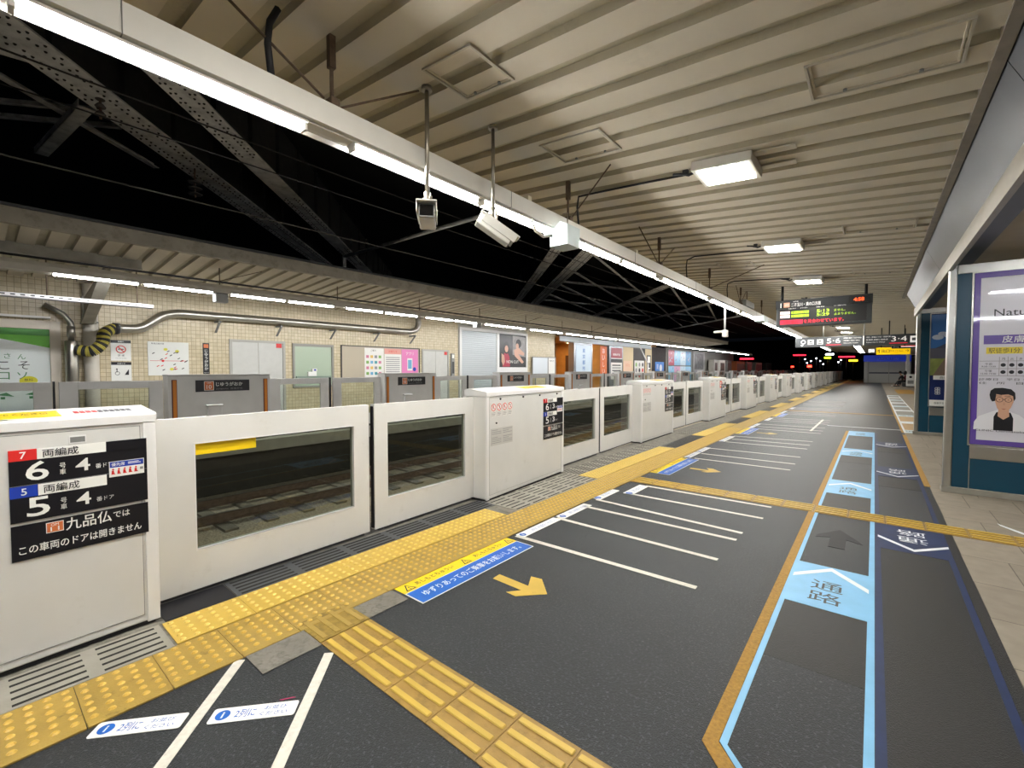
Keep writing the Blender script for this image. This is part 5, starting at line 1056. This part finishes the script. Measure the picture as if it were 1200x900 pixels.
t = sheet('wall_poster', 'bright blue poster on the brown slatted wall', 'poster', 35.7, 37.6, .9, 2.2, M('print_bright_blue', '#2f74c0', .4), -13.93); b = MB(); b.box((0, .1, .05), (.003, 1.8, .4), WP); b.disc((.003, 1.2, .8), Y, Z, .3, WP, 14); b.text('夏', (.003, .5, .9), Y, Z, .4, WP); b.build('printing', t)
b = MB(); b.tube([(0, 0, 0), (.0, 1.6, -1.35)], .05, TRIMW, 8); b.tube([(0, 1.6, -1.35), (0, 1.62, -3.32)], .06, TRIMW, 8); tag(b.build('slanted_strut', None, (-12.6, 29.3, 3.3)), 'white slanted strut standing before the brown slatted wall', 'strut')
t = thing('route_map_wall', 'big pale blue and pink panelled map wall beyond the brown slatted wall', 'wall display', (-13.97, 38.6, .4)); b = MB(); b.frame((-.03, 0, 0), (.05, 6.4, 2.95), GREYM, .08, .08, .08, .08, 0); b.build('frame', t)
mp = [M('map_sky', '#8fc4e0', .35), M('map_pink', '#dba6c0', .35), M('map_pale', '#c9dbe6', .35), M('map_red', '#b0495c', .35), M('map_blue', '#5c9fd0', .35)]
for r_ in range(2):
    for c in range(4):
        b = MB(); m = mp[(3, 0, 2, 4)[c] if r_ else (0, 1, 2, 0)[c]]; b.box((-.02, .1 + c * 1.56, .1 + r_ * 1.45), (.01, .1 + c * 1.56 + 1.52, .1 + r_ * 1.45 + 1.36), m)
        random.seed(r_ * 7 + c)
        for k in range(10): yy, zz_ = random.uniform(.2, 1.2), random.uniform(.15, 1.15); b.poly([(.012, .1 + c * 1.56 + yy, .1 + r_ * 1.45 + zz_), (.012, .1 + c * 1.56 + yy + .2, .1 + r_ * 1.45 + zz_ + .05), (.012, .1 + c * 1.56 + yy + .12, .1 + r_ * 1.45 + zz_ + .2)], mp[(k + c) % 5])
        b.build('map_panel', t)
t = thing('framed_poster', 'grey panel with a dark busy poster beside the map wall', 'poster', (-13.97, 45.5, .4)); b = MB(); b.box((-.02, 0, 0), (.03, 3.9, 2.95), GREYM, .01); b.build('panel', t); b = MB(); b.box((.03, .5, 1.2), (.036, 3.4, 2.75), M('poster_busy_dark', '#4a4c4e', .4, noise=.9, scale=3)); b.box((.03, .5, .3), (.036, 3.4, 1.1), M('poster_busy_grey', '#9c9aa0', .4, noise=.4, scale=3)); b.build('poster_sheet', t)
FC = [('#a8a49a', 50.2, 51.6, 'pale'), ('#c9c6bd', 52.4, 54.6, 'white'), ('#6f6d69', 55.5, 57.6, 'grey'), ('#b5622f', 60.0, 64.5, 'orange'), ('#8d8a82', 66, 69, 'dull grey'), ('#bdb8ac', 71.5, 76, 'cream'), ('#57544f', 80, 84, 'dark grey')]
for i, (c, y0, y1, nm) in enumerate(FC):
    t = thing('vending_machine' if i in (2, 3) else 'far_wall_panel', '%s tall unit far along the opposite platform, %s beyond the map wall' % (nm, ORD[i]), 'unit', (-13.2, y0, 0)); b = MB(); b.box((-.6, 0, 0), (0, y1 - y0, 2.6), M('far_%d' % i, c, .5, noise=.15, scale=1), .03); b.build('body', t); b = MB(); b.box((0, .3, 1.1), (.02, (y1 - y0) - .3, 2.3), M('far_dark_opening', '#2a2725', .4)); b.build('window', t)
# ---------------------------------------------------------------- far end of our platform
t = thing('station_shop', 'closed station shop with blue fascia and grey shutters at the platform end', 'shop', (-1.0, 68, 0)); LW_ = 4.2; BLF = E('shop_fascia_blue', '#1c2f8f', .25)
b = MB(); b.box((.0, .1, 0), (LW_, 3, 2.5), M('shop_body_grey', '#c9c8c3', .6)); b.build('body', t); b = MB(); b.box((-.05, -.1, 2.5), (LW_, .2, 3.25), BLF, .01); b.build('fascia', t); b = MB(); b.text('LAWSON + toks', (2.15, -.12, 2.85), X, Z, .26, M('fascia_lettering', '#8fa0d8', .5), wd=1.9); b.build('fascia_lettering', t)
for i in range(2):
    b = MB(); x0 = .48 + i * 1.85
    for k in range(24): b.prism([(x0, .1, .02 + k * .1), (x0, .085, .05 + k * .1), (x0, .085, .09 + k * .1), (x0, .1, .12 + k * .1)], (1.78, 0, 0), M('shutter_grey', '#dededa', .45))
    s = b.build('shutter', t); b = MB(); b.box((x0, .07, 1.10), (x0 + 1.78, .083, 1.24), NAVY); b.build('blue_stripe', s)
b = MB(); b.box((.0, -.08, 0), (.35, .15, 2.5), TRIMW, .02); b.build('corner_post', t)
b = MB(); b.box((-.13, -.13, 0), (.13, .13, 3.3), TRIMW, .01); c = thing('square_column', 'white square column behind the seated people', 'column', (2.45, 57, 0)); b.build('shaft', c); b = MB(); b.box((-.18, -.18, 0), (.18, .18, .1), CONCL); b.build('base', c)
t = thing('waste_bin', 'white boxy bin cabinet beside the seated people', 'bin', (2.50, 53.2, 0)); b = MB(); b.box((-.28, 0, .08), (.28, .45, 1.15), WHST, .02); b.build('body', t); b = MB(); b.disc((0, -.003, .9), X, Z, .1, INK, 16); b.box((-.2, -.004, .3), (.2, 0, .6), GREYM); b.build('front_panel', t); b = MB(); b.box((-.22, .02, 0), (.22, .4, .08), DARKGREY); b.build('base', t)
t = thing('bench', 'row bench the two far people sit on', 'bench', (2.25, 53.9, 0)); b = MB(); b.box((-.28, 0, .34), (.22, 2.0, .38), GREYM, .01); b.build('seat', t); b = MB(); b.box((.2, 0, .5), (.25, 2.0, .9), GREYM, .01); b.build('backrest', t)
for y in (.2, 1.8): b = MB(); b.box((-.22, y, 0), (.2, y + .05, .34), DARKGREY); b.build('leg', t)
def person(label, loc, rz, top, lean, hat):
    t = thing('person', label, 'person', loc, rz); M_sk = M('person_skin', '#b98d72', .6); cl = M('dark_clothing', '#17171a', .8)
    V = [(0, 0, .52), (0, .05 * lean, .75), (0, .10 * lean, .98), (0, .14 * lean, 1.08), (0, .17 * lean, 1.16), (0, .20 * lean, 1.30), (-.10, .0, .50), (-.11, .40, .50), (-.11, .46, .12), (-.11, .58, .05), (.10, 0, .50), (.11, .40, .50), (.11, .62, .14), (.11, .74, .06), (-.19, .10 * lean, 1.0), (-.24, .18 * lean + .05, .75), (-.14, .34, .62), (-.1, .42, .6), (.19, .10 * lean, 1.0), (.24, .18 * lean + .05, .75), (.14, .34, .62), (.1, .42, .6)]
    Ed = [(0, 1), (1, 2), (2, 3), (3, 4), (4, 5), (0, 6), (6, 7), (7, 8), (8, 9), (0, 10), (10, 11), (11, 12), (12, 13), (2, 14), (14, 15), (15, 16), (16, 17), (2, 18), (18, 19), (19, 20), (20, 21)]
    R = [.14, .13, .14, .06, .055, .10, .10, .075, .05, .045, .10, .075, .05, .045, .075, .05, .04, .035, .075, .05, .04, .035]
    me = bpy.data.meshes.new('body'); me.from_pydata(V, Ed, []); o = bpy.data.objects.new('body', me); COL.objects.link(o); o.parent = t
    md = o.modifiers.new('skin', 'SKIN')
    for i, r_ in enumerate(R): me.skin_vertices[0].data[i].radius = (r_, r_ * .85); me.skin_vertices[0].data[i].use_root = i == 0
    o.modifiers.new('sub', 'SUBSURF').levels = 1; o.modifiers['sub'].render_levels = 1; me.materials.append(M_sk)
    def shell(name, idx, ed, m, k):
        me2 = bpy.data.meshes.new(name); mp_ = {v: i for i, v in enumerate(idx)}; me2.from_pydata([V[i] for i in idx], [(mp_[a], mp_[c]) for a, c in ed], []); o2 = bpy.data.objects.new(name, me2); COL.objects.link(o2); o2.parent = t; o2.modifiers.new('skin', 'SKIN')
        for i, v in enumerate(idx): me2.skin_vertices[0].data[i].radius = (R[v] + k, R[v] * .85 + k); me2.skin_vertices[0].data[i].use_root = i == 0
        o2.modifiers.new('sub', 'SUBSURF').render_levels = 1; me2.materials.append(m); return o2
    shell('jacket', [1, 2, 14, 15, 16, 18, 19, 20, 0], [(0, 1), (1, 2), (2, 14), (14, 15), (15, 16), (2, 18), (18, 19), (19, 20)], top, .02)
    shell('trousers', [0, 6, 7, 8, 10, 11, 12], [(0, 6), (6, 7), (7, 8), (0, 10), (10, 11), (11, 12)], cl, .018)
    for s in (0, 1): v = V[(9, 13)[s]]; b = MB(); b.box((v[0] - .05, v[1] - .12, 0), (v[0] + .05, v[1] + .16, .09), WHST if s and not hat else INK, .02); b.build('shoe', t)
    h = V[5]; b = MB(); b.tube([(0, h[1] - .02, h[2] - (.25 if hat else .06)), (0, h[1] - .03, h[2] + .02), (0, h[1] - .015, h[2] + .10), (0, h[1], h[2] + .145)], [.12 if hat else .108, .118, .09, .02], M('black_hair', '#0f0e10', .7), 14); b.build('hair', t)
    b = MB(); b.disc((-.035, h[1] + .098, h[2] + .01), X, Z, .012, INK, 8); b.disc((.035, h[1] + .098, h[2] + .01), X, Z, .012, INK, 8); b.prism([(-.012, h[1] + .08, h[2] - .03), (.012, h[1] + .08, h[2] - .03), (0, h[1] + .08, h[2] + .01)], (0, .035, 0), M_sk); b.build('face', t)
person('person in black sitting bent forward on the far bench', (2.10, 54.3, 0), PI / 2, M('black_coat', '#121214', .8), 1.5, False)
person('person with long black hair and dark red top sitting on the far bench', (2.32, 55.3, 0), PI / 2, M('dark_red_top', '#6e1f2c', .8), .6, True)
# night lights beyond the platform end
SL = E('city_lamp_white', '#f2f4ff', 6.0); SR = E('signal_red', '#ff2418', 9.0); SG = E('city_sign_green', '#b6d820', 3.0); SY = E('city_sign_yellow', '#ffc21c', 2.5); SRR = E('city_sign_red', '#e81c2c', 3.0)
def far_lamp(name, label, cat, loc, sx, sz, m, ground=True):
    t = thing(name, label, cat, (loc[0], loc[1], 0)); b = MB(); b.box((-sx / 2, 0, loc[2] - sz / 2), (sx / 2, .1, loc[2] + sz / 2), m); b.build('lit_face', t); b = MB(); b.box((-sx / 2 - .05, .1, loc[2] - sz / 2 - .05), (sx / 2 + .05, .3, loc[2] + sz / 2 + .05), SIGNB); b.build('casing', t); b = MB(); b.tube([(0, .2, 0), (0, .2, loc[2])], .05, SIGNB, 6); b.build('post', t)
far_lamp('railway_signal', 'red railway signal light beyond the end of the gates, the larger', 'signal', (-7.6, 80, 2.05), .55, .30, SR)
far_lamp('railway_signal', 'smaller red railway signal light beside the larger one', 'signal', (-9.9, 81, 2.0), .35, .18, SR)
far_lamp('lit_sign', 'red lit sign hanging far over the opposite platform', 'lit sign', (-8.9, 80, 3.75), 1.6, .16, SRR)
far_lamp('lit_sign', 'red lit sign far beyond the end of the gates', 'lit sign', (-3.2, 81, 3.42), 1.9, .16, SRR)
far_lamp('lit_sign', 'yellow lit sign under the far red sign', 'lit sign', (-2.4, 80, 2.85), 1.0, .25, SY)
far_lamp('lit_sign', 'green lit sign beside the far red sign', 'lit sign', (-5.4, 80, 3.3), .8, .24, SG)
far_lamp('lit_sign', 'white lit sign above the green far sign', 'lit sign', (-5.3, 82, 3.85), 1.0, .22, SL)
far_lamp('lit_sign', 'red sign glowing among the far opposite units', 'lit sign', (-13.3, 66, 3.0), 1.6, .2, SRR)
for i, (x_, z_) in enumerate(((-8.6, 3.2), (-8.3, 2.6), (-7.8, 2.9), (-7.1, 3.3), (-6.6, 2.9), (-4.3, 2.7), (-4.0, 3.0), (-6.2, 2.4))):
    far_lamp('street_lamp', '%s small white night light beyond the platform end' % ORD[i], 'lamp', (x_, 84, z_), .14, .14, SL)
b = MB(); b.box((-30, 95, -2), (8, 96, 7), M('night_backdrop_building', '#0c0d10', .9)); struct(b.build('backdrop_building_wall'))
